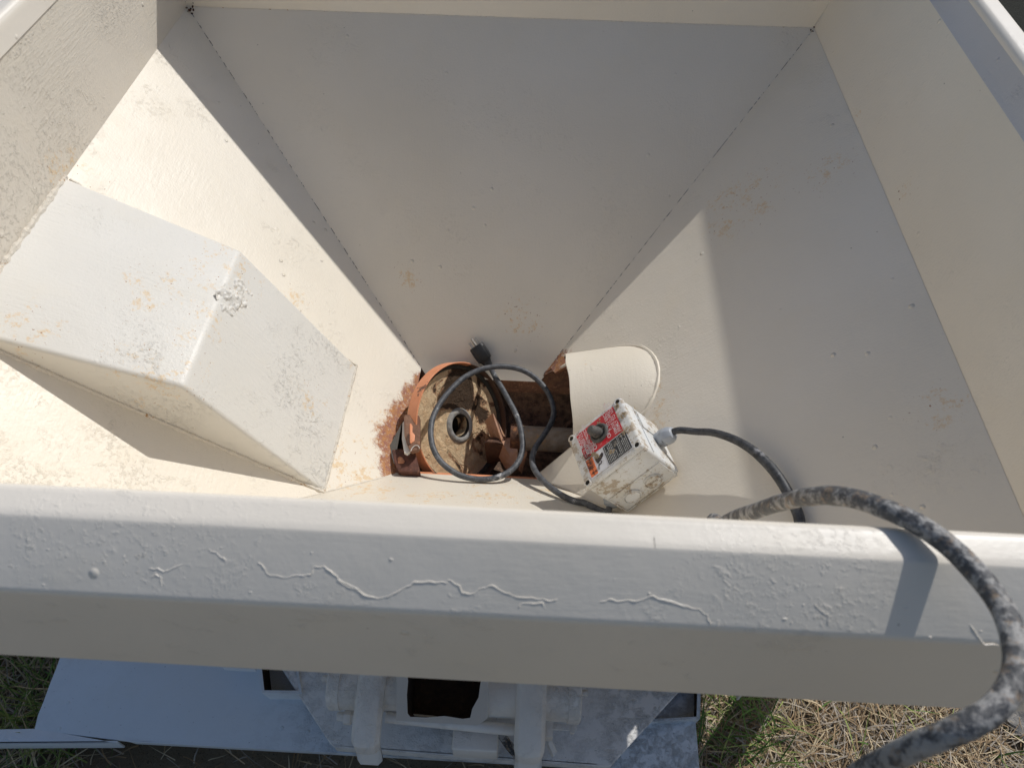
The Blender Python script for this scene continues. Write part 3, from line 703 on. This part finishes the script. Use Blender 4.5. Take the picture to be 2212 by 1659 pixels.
# knockouts, raised panel on the near side
m = MB()
def sb(u0, u1, w0, w1, h=.0016): rbox(m, u0, u1, 1.0-.004/BY*0, 1.0+h/BY-.008, w0, w1)
for a in ((.06, .94, .50, .512), (.06, .94, .965, .977), (.055, .067, .50, .977), (.93, .942, .50, .977)): sb(*a)
m.build('raised_frame', m_pl, CB)
for (u, w) in ((.30, .755), (.665, .755)):
    m = MB(); m.lathe(bp(u, .991, w), ay, [(0, .0118), (.0024, .0117), (.0026, .0108), (.0006, .0103), (.0006, .0099), (.0026, .0094), (.0026, 0)], 40)
    k_ = m.build('knockout', m_pl, CB, ang=40)
# raised word on the upper knock-out
cu = bpy.data.curves.new('t', 'FONT'); cu.body = 'Blank'; cu.size = 1; cu.align_x = 'CENTER'; to = bpy.data.objects.new('t', cu); sc.collection.objects.link(to)
bpy.context.view_layer.update(); me0 = bpy.data.meshes.new_from_object(to.evaluated_get(bpy.context.evaluated_depsgraph_get()))
m = MB(); b0 = bp(.665, .991, .755)+ay*.0028
m.add([b0-ax*(p.co.x*.0058)-az*((p.co.y-.3)*-.0058) for p in me0.vertices], [tuple(f.vertices) for f in me0.polygons])
bpy.data.objects.remove(to); bpy.data.meshes.remove(me0)
m.build('lettering', simple('brown_mark', (.30, .22, .14), .7), CB, recalc=False, smooth=False)
m = MB(); rbox(m, .992, 1.01, .1, .45, .35, .9); rbox(m, .992, 1.006, .04, .96, .30, .31); m.build('side_rib', m_pl, CB, bevel=.001)
# cable glands
m_gl = simple('grey_nylon', (.42, .45, .49), .4, .45, 0, .12, (.6, .55, .48), 50, .0006, .4)
GR = bp(1, .50, .70); GD = (ax*.93+ay*.30-az*.05).normalized()
g1 = MB(); g1.lathe(GR-ax*.003, GD, [(0, .0098), (.007, .0098), (.007, .0110), (.012, .0110)], 6, ref=az)
g1.lathe(GR-ax*.003, GD, [(.0115, .0100), (.0135, .0112), (.0205, .0108), (.0255, .0086), (.0265, .0068), (.0265, .0)], 8, ref=az)
g1.build('cable_gland', m_gl, CB, bevel=.0006, ang=30, label='grey nylon cable gland at the upper side')
GL = bp(0, .62, .86)
GLd = (-ax*.6+ay*.75-az*.0).normalized()
g2 = MB(); g2.lathe(GL+ax*.004, GLd, [(0, .0100), (.010, .0100), (.010, .0106), (.017, .0106), (.022, .0085), (.024, .005), (.024, 0)], 10, ref=az)
g2.build('cable_gland', m_gl, CB, bevel=.0006, ang=30, label='grey nylon cable gland at the lower side')

# ================================================================== CABLES
c5 = lambda x, y: (x*.25+774.3, y*.25+691)
rc = .0042
PWc = empty('power_cord', (0, -.62, -.345), 'black power cord coiled over the opening, its three-prong plug resting on the far slope', 'power cord')
path = []
pd = (ray(1049, 786))
def onB(x, y, lift): return Bk(x, y)+nB*lift
def Zq(x, y, z): return Zp(*c5(x, y), z)
pts = [onB(*c5(1118, 372), .011), onB(*c5(1150, 425), .012), Zq(1185, 500, -.338), Zq(1235, 580, -.337), Zq(1285, 670, -.337), Zq(1340, 770, -.337), Zq(1385, 880, -.337), Zq(1412, 1000, -.336),
 Zq(1418, 1110, -.335), Zq(1385, 1220, -.334), Zq(1310, 1305, -.333), Zq(1190, 1362, -.333), Zq(1050, 1377, -.334), Zq(900, 1350, -.331), Zq(780, 1285, -.327), Zq(690, 1195, -.323),
 Zq(638, 1080, -.320), Zq(625, 950, -.318), Zq(648, 830, -.317), Zq(715, 705, -.316), Zq(805, 595, -.315), Zq(905, 505, -.315), Zq(1010, 447, -.315), Zq(1110, 415, -.3155),
 Zq(1230, 402, -.317), Zq(1350, 415, -.320), Zq(1450, 450, -.324), Zq(1540, 512, -.329), Zq(1615, 595, -.334), Zq(1665, 690, -.340), Zq(1688, 790, -.343), Zq(1668, 880, -.343), Zq(1622, 965, -.341),
 Zq(1570, 1040, -.338), Zq(1525, 1110, -.334), Zq(1502, 1190, -.330), Zq(1512, 1270, -.325), Zq(1560, 1350, -.318), Zq(1640, 1430, -.308), Zq(1750, 1510, -.297), Zq(1870, 1565, -.288), Zq(1960, 1583, -.279)]
pts += [GL+GLd*.028, GL+GLd*.012]
m = MB(); m.tube(pts, rc, 14, sub=6, wob=.03); m.build('cord', rubber('scuffed_black_cord', .95, base=(.045, .048, .055), pale=(.50, .50, .50)), PWc)
# plug
d_ = (onB(1020, 733, .011)-onB(1058, 790, .011)).normalized(); pb = onB(1056, 788, .011); sd = d_.cross(nB).normalized(); Rp = Matrix((d_, sd, nB)).transposed()
m = MB()
prof_p = [(-.004, .0050, .0050), (.004, .0062, .0060), (.008, .0078, .0070), (.0095, .0105, .0082), (.020, .0112, .0085), (.031, .0108, .0085), (.0325, .0100, .0078), (.0327, .001, .001)]
vs = []; nn = 16
prof_p = [(h*1.12-.001, a*1.14, b*1.1) for h, a, b in prof_p]
for (h, a, b) in prof_p:
    for k in range(nn):
        t = 2*math.pi*k/nn; cx = math.copysign(abs(math.cos(t))**.6, math.cos(t)); sy = math.copysign(abs(math.sin(t))**.6, math.sin(t))
        vs.append(pb+d_*h+sd*(a*cx)+nB*(b*sy))
m.add(vs, [(j*nn+k, j*nn+(k+1) % nn, (j+1)*nn+(k+1) % nn, (j+1)*nn+k) for j in range(len(prof_p)-1) for k in range(nn)]+[tuple(range(nn))])
for k in (-1, 1): m.box(pb+d_*.020+sd*(k*.0095)+nB*.0058, (.010, .0012, .0022), Rp)
plug = m.build('plug', rubber('black_plug', .06, base=(.012, .012, .013)), PWc, ang=45, label='black moulded three-prong plug')
m_pr = simple('dirty_steel_prong', (.45, .42, .38), .45, .5, .5, .3, (.14, .09, .06), 90, .001)
m = MB(); m.box(pb+d_*.0395+sd*.0058+nB*.002, (.008, .0021, .0007), Rp); m.build('prong', m_pr, plug)
m = MB(); m.box(pb+d_*.0385-sd*.0058+nB*.002, (.007, .0021, .0007), Rp); m.build('prong', m_pr, plug)
m = MB(); m.lathe(pb-nB*.004, d_, [(.03, .0022), (.048, .0022), (.050, .0012), (.050, 0)], 12); m.build('prong', m_pr, plug)
# remote cable from the box over the rim to the ground
CC = empty('control_cable', (.45, -1.0, .19), 'mortar-spattered cable arching from the switch box over the near rim to the grass', 'cable')
c6 = lambda x, y: (x*.25+1106, y*.25+774.3)
def onR(x, y, lift): return onp(x, y, nR, BR+nR*lift)
gp = GR+GD*.018
pts = [gp-GD*.004, gp+GD*.012]
pts += [onR(*c6(1590, 632), .0235), onR(*c6(1720, 638), .0225), onR(*c6(1850, 672), .021), onR(*c6(1975, 727), .0195), onR(*c6(2095, 805), .017), onR(*c6(2212, 915), .0145),
 onR(1683, 1033, .0125), onR(1704, 1068, .0095), onR(1723, 1108, .008), onR(1735, 1150, .0075)]
pts += [Vector((.368, -.875, -.108)), Vector((.362, -.925, -.080)), Vector((.335, -.950, -.045)), Vector((.300, -.975, -.060)), Vector((.262, -.978, -.050))]
near = [(1540, 1146, .672), (1562, 1131, .655), (1600, 1113, .625), (1638, 1102, .59), (1678, 1088, .56), (1718, 1078, .535), (1755, 1072, .515), (1792, 1070, .500), (1830, 1074, .488), (1870, 1084, .478), (1905, 1096, .472), (1938, 1109, .468), (1998, 1141, .464), (2058, 1185, .461), (2118, 1246, .455), (2163, 1310, .445),
 (2190, 1376, .432), (2197, 1436, .420), (2181, 1490, .410), (2138, 1538, .402), (2072, 1574, .398), (1998, 1603, .404), (1925, 1636, .420), (1866, 1668, .445), (1815, 1705, .49), (1775, 1745, .55)]
pts += [atd(*p) for p in near]
e0 = pts[-1]; pts += [e0+Vector((-.03, .0, -.10)), e0+Vector((-.05, .03, -.22)), e0+Vector((-.06, .05, -.36)), Vector((e0.x-.05, e0.y+.05, ZG+.03)), Vector((e0.x+.02, e0.y+.02, ZG+.008)), Vector((e0.x+.25, e0.y-.05, ZG+.008)), Vector((e0.x+.6, e0.y-.1, ZG+.008))]
rc2 = .0057
m = MB()
m.tube(pts[:17], [rc, rc, rc, rc*1.05, rc*1.12, rc*1.2, rc*1.3]+[rc2]*10, 14, sub=6, wob=.03)
m.build('cord', rubber('black_cord_dusty', .55), CC, label='black dusty stretch of the cable inside the hopper')
m = MB()
m.tube(pts[16:], rc2*1.02, 18, sub=8, wob=.07)
m.build('cord', rubber('mortar_spattered_cord', .6, .75, base=(.055, .055, .058)), CC, label='pale spattered stretch of the cable over the rim')

# ================================================================== UNDERCARRIAGE
UC = empty('undercarriage', (0, -.8, ZG), 'grey-white painted steel undercarriage with tray, brackets and tubes beneath the hopper', 'undercarriage')
p_uc = paint('undercarriage_paint', col=(.76, .81, .87), rust=.1, lump=1.2, mildew=.42, milx=(-.42, -.12), seed=33, rough=.5)
p_uc2 = paint('undercarriage_paint_clean', col=(.88, .84, .79), rust=.3, lump=1.2, mildew=.16, seed=37, rough=.5)
zt = -.62
d1 = lambda x, y: (x*.3+497.8, y*.3+1355); d2 = lambda x, y: (x*.25+995.6, y*.25+1355); d7 = lambda x, y: (x*.35, y*.35+1327)
m = MB()
pl = [Zp(*d7(210, 712), zt), Zp(*d7(232, 620), zt), Zp(*d7(265, 540), zt), Zp(*d7(305, 430), zt), Zp(*d7(345, 330), zt), Zp(*d7(380, 235), zt)]
pl += [pl[-1]+Vector((.03, .15, 0)), Vector((.36, -.66, zt)), Zp(1502, 1545, zt), Zp(1512, 1668, zt), Zp(280, 1600.5, zt)]
m.slab(pl, (0, 0, 1), .006); m.build('tray', p_uc, UC, bevel=.0012, label='wide flat bluish tray plate')
# folded front angle
a_ = Zp(*d7(-60, 695), zt); b_ = Zp(*d7(720, 790), zt); c_ = Zp(*d7(830, 822), zt-.004)
m = MB()
def vstrip(P, h, t=.004, out=(0, -1, 0)):
    m_ = MB(); m_.slab([P[0], P[1], P[1]-Vector((0, 0, h)), P[0]-Vector((0, 0, h))], out, t); return m_
m.slab([a_+Vector((-.1, -.01, 0)), Zp(*d7(200, 712), zt)+Vector((0, .002, 0)), Zp(*d7(300, 725), zt)+Vector((0, .002, 0)), b_, a_+Vector((-.1, -.028, 0))], (0, 0, 1), .004)
q0 = a_+Vector((-.1, -.028, .0)); m.slab([q0, b_, b_-Vector((0, 0, .030)), q0-Vector((0, 0, .030))], (0, -1, 0), .003)
m.build('front_angle', p_uc, UC, bevel=.0008, label='short angle iron along the tray, left end')
m = MB(); p0 = Zp(278, 1601.5, zt); p1 = Zp(1514, 1669, zt)
m.slab([p0, p1, p1-Vector((0, -.003, .026)), p0-Vector((0, -.003, .026))], (0, -1, 0), .003); m.build('tray_lip', p_uc, UC, bevel=.0008)
# gusset plate
zg = -.578
g_ = [Zp(*d1(360, 285), zg), Zp(*d1(345, 255), zg)+Vector((0, .08, 0)), Zp(1500, 1480, zg)+Vector((0, .05, 0)), Zp(1466, 1494, zg), Zp(1332, 1640, zg), Zp(*d2(1290, 1205), zg), Zp(*d1(745, 860), zg), Zp(712, 1604, zg)]
p_gus = paint('bracket_paint', col=(.86, .84, .82), rust=.1, lump=1.2, mildew=.4, seed=43, rough=.5)
m = MB(); m.slab(g_, (0, 0, 1), .006); m.build('gusset_plate', p_gus, UC, bevel=.002, seg=3, label='trapezoid bracket plate above the tray')
m = MB(); m.slab([g_[6], g_[5], g_[5]-Vector((0, 0, .024)), g_[6]-Vector((0, 0, .024))], (0, -1, 0), .004); m.build('bracket_lip', p_gus, UC, bevel=.001)
# square tube ends left and right
m_hole = rust_mat('tube_inside', (.07, .045, .03), (.035, .025, .02), (.16, .08, .045))
def tube_end(px, z, name, lab, wall=.005, depth=.16):
    P = [Zp(x, y, z) for x, y in px]; c = sum(P, Vector())/4; n = Vector((0, 0, 1))
    I = [p+(c-p)*.13 for p in P]; m = MB()
    down = Vector((0, .004, -depth)); k = 4
    m.add(P+I+[p+down for p in I]+[p+down for p in P], [], 0)
    for i in range(4):
        j = (i+1) % 4
        m.f += [(i, j, 4+j, 4+i), (12+i, 12+j, j, i)]; m.mi += [0, 0]
        m.f += [(4+i, 4+j, 8+j, 8+i)]; m.mi += [1]
    m.f.append((8, 9, 10, 11)); m.mi.append(1)
    return m.build(name, [p_uc, m_hole], UC, recalc=True, label=lab, ang=30)
tube_end([(556, 1405), (640, 1412), (652, 1497), (566, 1496)], -.575, 'tube_end', 'open square tube end at the left of the bracket', depth=.045)
tube_end([(1400, 1470), (1514, 1485), (1512, 1552), (1398, 1558)], -.600, 'tube_end', 'open square tube end at the right of the bracket', depth=.08)
m = MB(); m.box(Zp(520, 1438, -.575)+Vector((0, .02, 0)), (.024, .026, .006)); m.build('cross_bar', p_uc, UC, bevel=.001)
# the heavy bearing drum
yc_, zc_, rd = -.872, -.512, .034
A1 = Yp(705, 1500, yc_).x; A2 = Yp(1254, 1520, yc_).x
A1 = Zp(706, 1490, zc_+.02).x; A2 = Zp(1256, 1520, zc_+.02).x
cy_ = Zp(732, 1533, zc_).y+rd
for xa, xb, sg in ((A1, Zp(862, 1500, zc_+.02).x, 1), (A2, Zp(1048, 1500, zc_+.02).x, -1)):
    le = abs(xb-xa); m = MB(); m.lathe((xa, cy_, zc_), (sg, 0, 0), [(0, 0), (0, rd*.93), (.002, rd), (.017, rd), (.0175, rd*.955), (.0195, rd*.945), (le, rd*.945), (le, 0)], 48)
    m.build('bearing_drum', p_uc2, UC, ang=40)
for k in (0, 1):
    m = MB(); p = Vector((A1-.003 if k == 0 else A2+.003, cy_, zc_+.022)); m.lathe(p-Vector((.006, 0, 0)), (1, 0, 0), [(0, 0), (0, .0045), (.012, .0045), (.012, 0)], 6)
    m.build('end_bolt', p_uc2, UC, bevel=.0006)
# two saddle straps coming forward over the drum, round nosed
def strap(px0, px1, pyb, lab):
    z = zc_+.040; a = Zp(px0, 1470, z); b = Zp(px1, 1470, z); e = Zp((px0+px1)/2, pyb, z-.03); w = (b-a).length/2; cxx = (a.x+b.x)/2
    path = [(cy_+.16, z), (cy_+.02, z), (cy_-.02, z-.004), (e.y+.010, z-.020), (e.y+.003, z-.026), (e.y, z-.045), (e.y+.003, z-.085)]
    m = MB(); vs = []; sec_ = [(-1, -.5), (-.97, -.1), (-.72, .32), (-.3, .45), (.3, .45), (.72, .32), (.97, -.1), (1, -.5), (.7, -.9), (-.7, -.9)]; k = len(sec_)
    for i, (y, zz) in enumerate(path):
        y2, z2 = path[min(i+1, len(path)-1)]; y1_, z1_ = path[max(i-1, 0)]; t = Vector((0, y2-y1_, z2-z1_)).normalized(); n = Vector((0, -t.z, t.y)); n = n if n.z > 0 or n.y < 0 and abs(n.z) < .3 else -n
        q = 1.0 if i < 4 else (.98 if i == 4 else .9)
        for (sx, sz) in sec_: vs.append(Vector((cxx+sx*w*q, y, zz))+n*(sz*w*.8))
    K = len(path)
    m.add(vs, [(i*k+j, i*k+(j+1) % k, (i+1)*k+(j+1) % k, (i+1)*k+j) for i in range(K-1) for j in range(k)]+[tuple(range(k)), tuple((K-1)*k+j for j in range(k))[::-1]])
    return m.build('saddle_strap', p_uc2, UC, bevel=.0015, ang=50, label=lab)
strap(771, 833, 1612, 'left round-nosed strap over the drum'); strap(1116, 1182, 1632, 'right round-nosed strap over the drum')
# flame-cut square socket
zs = zc_+.046
outer = [Zp(x, y, zs) for x, y in [(857, 1400), (1056, 1420), (1053, 1567), (856, 1556)]]
inner = []
mi_ = [(878, 1440), (881, 1470), (879, 1500), (880, 1540), (886, 1547), (920, 1549), (960, 1546), (1000, 1552), (1016, 1550), (1020, 1530), (1034, 1505), (1037, 1480), (1042, 1455), (1040, 1415), (960, 1405), (885, 1400)]
for x, y in mi_: inner.append(Zp(x+random.uniform(-.6, .6), y+random.uniform(-.6, .6), zs))
m = MB(); ko, ki = 4, len(inner)
ov = []   # outer ring resampled to match inner
cen = sum(inner, Vector())/ki
for p in inner:
    d = p-cen; best = None
    for i in range(4):
        a, b = outer[i], outer[(i+1) % 4]; e = b-a; den = d.x*e.y-d.y*e.x
        if abs(den) < 1e-9: continue
        t = ((a.x-cen.x)*e.y-(a.y-cen.y)*e.x)/den; s_ = ((a.x-cen.x)*d.y-(a.y-cen.y)*d.x)/den
        if t > 0 and -1e-6 <= s_ <= 1+1e-6 and (best is None or t < best): best = t
    ov.append(cen+d*best)
dn = Vector((0, .02, -.07))
m.add(inner+ov+[p+dn for p in inner]+[p+dn for p in ov], [])
for i in range(ki):
    j = (i+1) % ki
    m.f += [(i, j, ki+j, ki+i), (ki+i, ki+j, 3*ki+j, 3*ki+i)]; m.mi += [0, 0]; m.f.append((i, 2*ki+i, 2*ki+j, j)); m.mi.append(1)
m.f.append(tuple(2*ki+i for i in range(ki))); m.mi.append(1)
m.build('square_socket', [p_box, m_hole], UC, ang=30, label='rough flame-cut square tube end, black inside')
# rod, lower block, bolts, tabs
m = MB(); a = Zp(834, 1548, zc_-.004); b = Zp(1116, 1577, zc_-.004); m.tube([a, b], .0075, 14); m.build('cross_rod', p_uc2, UC, ang=60)
m = MB(); c = Zp(1027, 1596, zc_-.02); m.box(c+Vector((0, -.002, -.02)), (.031, .013, .022)); m.build('lower_block', p_uc2, UC, bevel=.003, seg=3)
m = MB(); c = Zp(757, 1548, zc_-.025); m.lathe(c-Vector((.008, 0, 0)), (1, 0, 0), [(-.006, 0), (-.006, .0065), (.0, .0065), (0, .011), (.010, .011), (.010, .008), (.03, .008)], 6); m.lathe(c-Vector((.018, 0, 0)), (1, 0, 0), [(0, 0), (0, .006), (.012, .006)], 14); m.build('bolt', p_uc2, UC, bevel=.0004)
m = MB(); m.box(Zp(1212, 1570, zc_-.03), (.022, .004, .002)); m.box(Zp(1184, 1575, zc_-.02), (.006, .012, .012)); m.box(Zp(1236, 1577, zc_-.032), (.003, .004, .005)); m.build('small_tab', p_uc2, UC, bevel=.0006)
m = MB(); P = [Zp(1185, 1585, zc_-.04), Zp(1187, 1605, zc_-.045), Zp(1196, 1625, zc_-.05), Zp(1192, 1630, zc_-.06)]; m.tube(P, [.003, .005, .005, .003], 6); m.build('bent_tab', p_uc2, UC)
# unseen block added under the hopper to keep the tray in shade
m = MB(); m.box((-.33, -.40, -.50), (.18, .22, .08)); m.build('tray_shade_block', p_uc2, UC, bevel=.01, seg=3)
# unseen slotted plate added to block sun; its slot lights a bracket patch
gp_ = Zp(1358, 1603, -.585); tt = (.42-gp_.x)/.6612; sy_, sz_ = gp_.y+.8096*tt, gp_.z+tt
m = MB(); hw_, hh_ = .0105, .012; xs = .42
Yv = [-.835, sy_-hw_, sy_+hw_, -.25]; Zv = [-.64, sz_-hh_, sz_+hh_, -.10]
for i in range(3):
    for j in range(3):
        if (i, j) == (1, 1): continue
        m.box((xs, (Yv[i]+Yv[i+1])/2, (Zv[j]+Zv[j+1])/2), (.0015, (Yv[i+1]-Yv[i])/2, (Zv[j+1]-Zv[j])/2))
m.build('slotted_sun_block', p_uc2, UC)
m = MB(); m.box((.53, -.74, -.44), (.012, .028, .27)); m.build('shade_post', p_uc2, UC, bevel=.003)  # unseen post added to throw shade on the grass and tray
# small hose hanging by the strap
m = MB(); P = [Zp(*d2(335, 900), -.535), Zp(*d2(390, 985), -.545), Zp(*d2(440, 1050), -.552), Zp(*d2(500, 1120), -.558), Zp(*d2(555, 1180), -.564), Zp(*d2(610, 1240), -.570), Zp(*d2(700, 1350), -.60), Zp(1200, 1740, -.68)]
m.tube(P, .0058, 10, sub=5, wob=.15)
hose = m.build('thin_hose', rubber('white_splashed_hose', .5, .9), None, loc=W(P[0]))
tag(hose, 'thin black hose splashed with white paint, hanging beside the right round-nosed strap', 'hose')

# ================================================================== GROUND
def soil():
    s = NT('soil'); n1 = s.noise(3, 5); n2 = s.noise(40, 6, .75, off=3); n3 = s.noise(140, 4, .7, off=5)
    c = s.mx(s.rng(n1, .35, .65), (.20, .155, .10), (.30, .235, .155)); c = s.mx(s.rng(n2, .52, .66), c, (.24, .19, .125)); c = s.mx(s.rng(n3, .6, .66), c, (.05, .04, .03))
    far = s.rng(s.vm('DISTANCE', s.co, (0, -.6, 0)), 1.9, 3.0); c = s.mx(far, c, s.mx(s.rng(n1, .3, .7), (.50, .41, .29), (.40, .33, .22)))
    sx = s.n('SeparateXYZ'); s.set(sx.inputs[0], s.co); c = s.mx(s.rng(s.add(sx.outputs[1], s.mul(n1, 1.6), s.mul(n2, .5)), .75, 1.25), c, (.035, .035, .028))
    s.bump(s.add(n2, s.mul(n3, .4)), .012); return s.fin(c, .95, .15)
m = MB(); G = 60; vs = []
m.add([(-60, -60, ZG), (60, -60, ZG), (60, 60, ZG), (-60, 60, ZG)], [(0, 1, 2, 3)])
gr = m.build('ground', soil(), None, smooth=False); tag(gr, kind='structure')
def blades(name, mats, regions, label, cat, seed, lod=1.0):
    rnd = random.Random(seed); m = MB()
    for (x0, x1, y0, y1, n, lmin, lmax, lean, wd, mats_w) in regions:
        for _ in range(int(n*lod)):
            x = rnd.uniform(x0, x1); y = rnd.uniform(y0, y1); l = rnd.uniform(lmin, lmax); a = rnd.uniform(0, 2*math.pi)
            ln = rnd.uniform(*lean); w = rnd.uniform(.5, 1.2)*wd; d = Vector((math.cos(a), math.sin(a), 0)); sdv = Vector((-d.y, d.x, 0))
            z0 = ZG+rnd.uniform(-.001, .012)*(1 if ln > .8 else .2); P = []; bend = rnd.uniform(-.5, .5)
            for k in range(5):
                t = k/4; e = math.sin(ln*math.pi/2*min(1, .4+t)); h = math.cos(ln*math.pi/2*min(1, .4+t))
                P.append(Vector((x, y, z0))+d*(l*t*e)+sdv*(bend*l*t*t*.5)+Vector((0, 0, max(.0, h*l*t))))
            vs = []
            tw = Vector((0, 0, rnd.uniform(-.5, .5)))
            for k, p in enumerate(P):
                ww = w*(1-.85*(k/4)**2); vs += [p-(sdv+tw)*ww, p+(sdv+tw)*ww]
            m.add(vs, [(2*k, 2*k+1, 2*k+3, 2*k+2) for k in range(4)], rnd.choice(mats_w))
    o = m.build(name, mats, None, recalc=False, ang=180); tag(o, label, cat, kind='stuff'); return o
def leafm(name, a, b, tr=.2):
    s = NT(name); n = s.noise(18, 3); c = s.mx(s.rng(n, .3, .7), a, b); s.fin(c, .7, .25); return s.m
st = [leafm('straw_pale', (.66, .54, .36), (.48, .37, .22)), leafm('straw_brown', (.30, .20, .11), (.40, .28, .16)), leafm('straw_grey', (.50, .44, .36), (.28, .23, .18)), leafm('grass_green', (.15, .25, .06), (.08, .16, .035)), leafm('grass_yellow', (.32, .36, .11), (.20, .26, .07))]
blades('dry_grass', st, [(.25, 1.3, -1.0, -.3, 15000, .02, .075, (.82, 1.0), .0010, (0, 0, 1, 1, 2, 2)), (-1.4, 1.9, -1.6, -.2, 11000, .02, .07, (.8, 1.0), .0011, (0, 1, 1, 2)),
    (-1.5, 2.2, .1, 1.6, 500, .03, .08, (.7, 1.0), .002, (1, 1, 3)), (1.2, 2.2, -1.2, -.3, 2500, .03, .10, (.5, 1.0), .003, (0, 1, 2, 3)), (-2.0, -.8, -1.2, -.3, 2500, .03, .10, (.5, 1.0), .003, (1, 2, 3))],
    'matted dry straw and dead grass on the soil around the machine', 'grass', 11)
blades('green_grass', st, [(.32, .50, -.93, -.70, 260, .04, .12, (.3, .8), .0014, (3, 3, 4)), (.45, 1.2, -.98, -.35, 330, .03, .09, (.3, .85), .0013, (3, 4, 4)), (-.86, -.60, -1.02, -.70, 620, .04, .13, (.15, .7), .0016, (3, 4, 0, 4)), (-.86, -.60, -1.02, -.70, 900, .03, .09, (.8, 1.0), .0012, (0, 0, 2)), (-1.1, -.55, -1.05, -.5, 500, .03, .11, (.2, .8), .0015, (3, 3, 4))],
    'loose tufts of green grass growing through the straw', 'grass', 12)
# pale stone at the right edge
s_st = NT('pale_stone'); n = s_st.noise(30, 6, .7); cst = s_st.mx(s_st.rng(n, .35, .65), (.45, .42, .38), (.30, .28, .25)); s_st.bump(n, .01); s_st = s_st.fin(cst, .9, .2)
m = MB(); c = Zp(2212, 1515, ZG+.01); N2, N1 = 14, 20; vs = []
for i in range(N2+1):
    for j in range(N1):
        a = math.pi*i/N2; b = 2*math.pi*j/N1; d = Vector((math.sin(a)*math.cos(b), math.sin(a)*math.sin(b), math.cos(a)))
        vs.append(c+Vector((d.x*.055, d.y*.06, d.z*.020))*(1+.35*noise.noise(d*2.3)))
m.add(vs, [(i*N1+j, i*N1+(j+1) % N1, (i+1)*N1+(j+1) % N1, (i+1)*N1+j) for i in range(N2) for j in range(N1)])
o = m.build('stone', s_st, None, loc=W(c), ang=60); tag(o, 'pale grey stone lying in the straw at the lower right edge', 'stone')
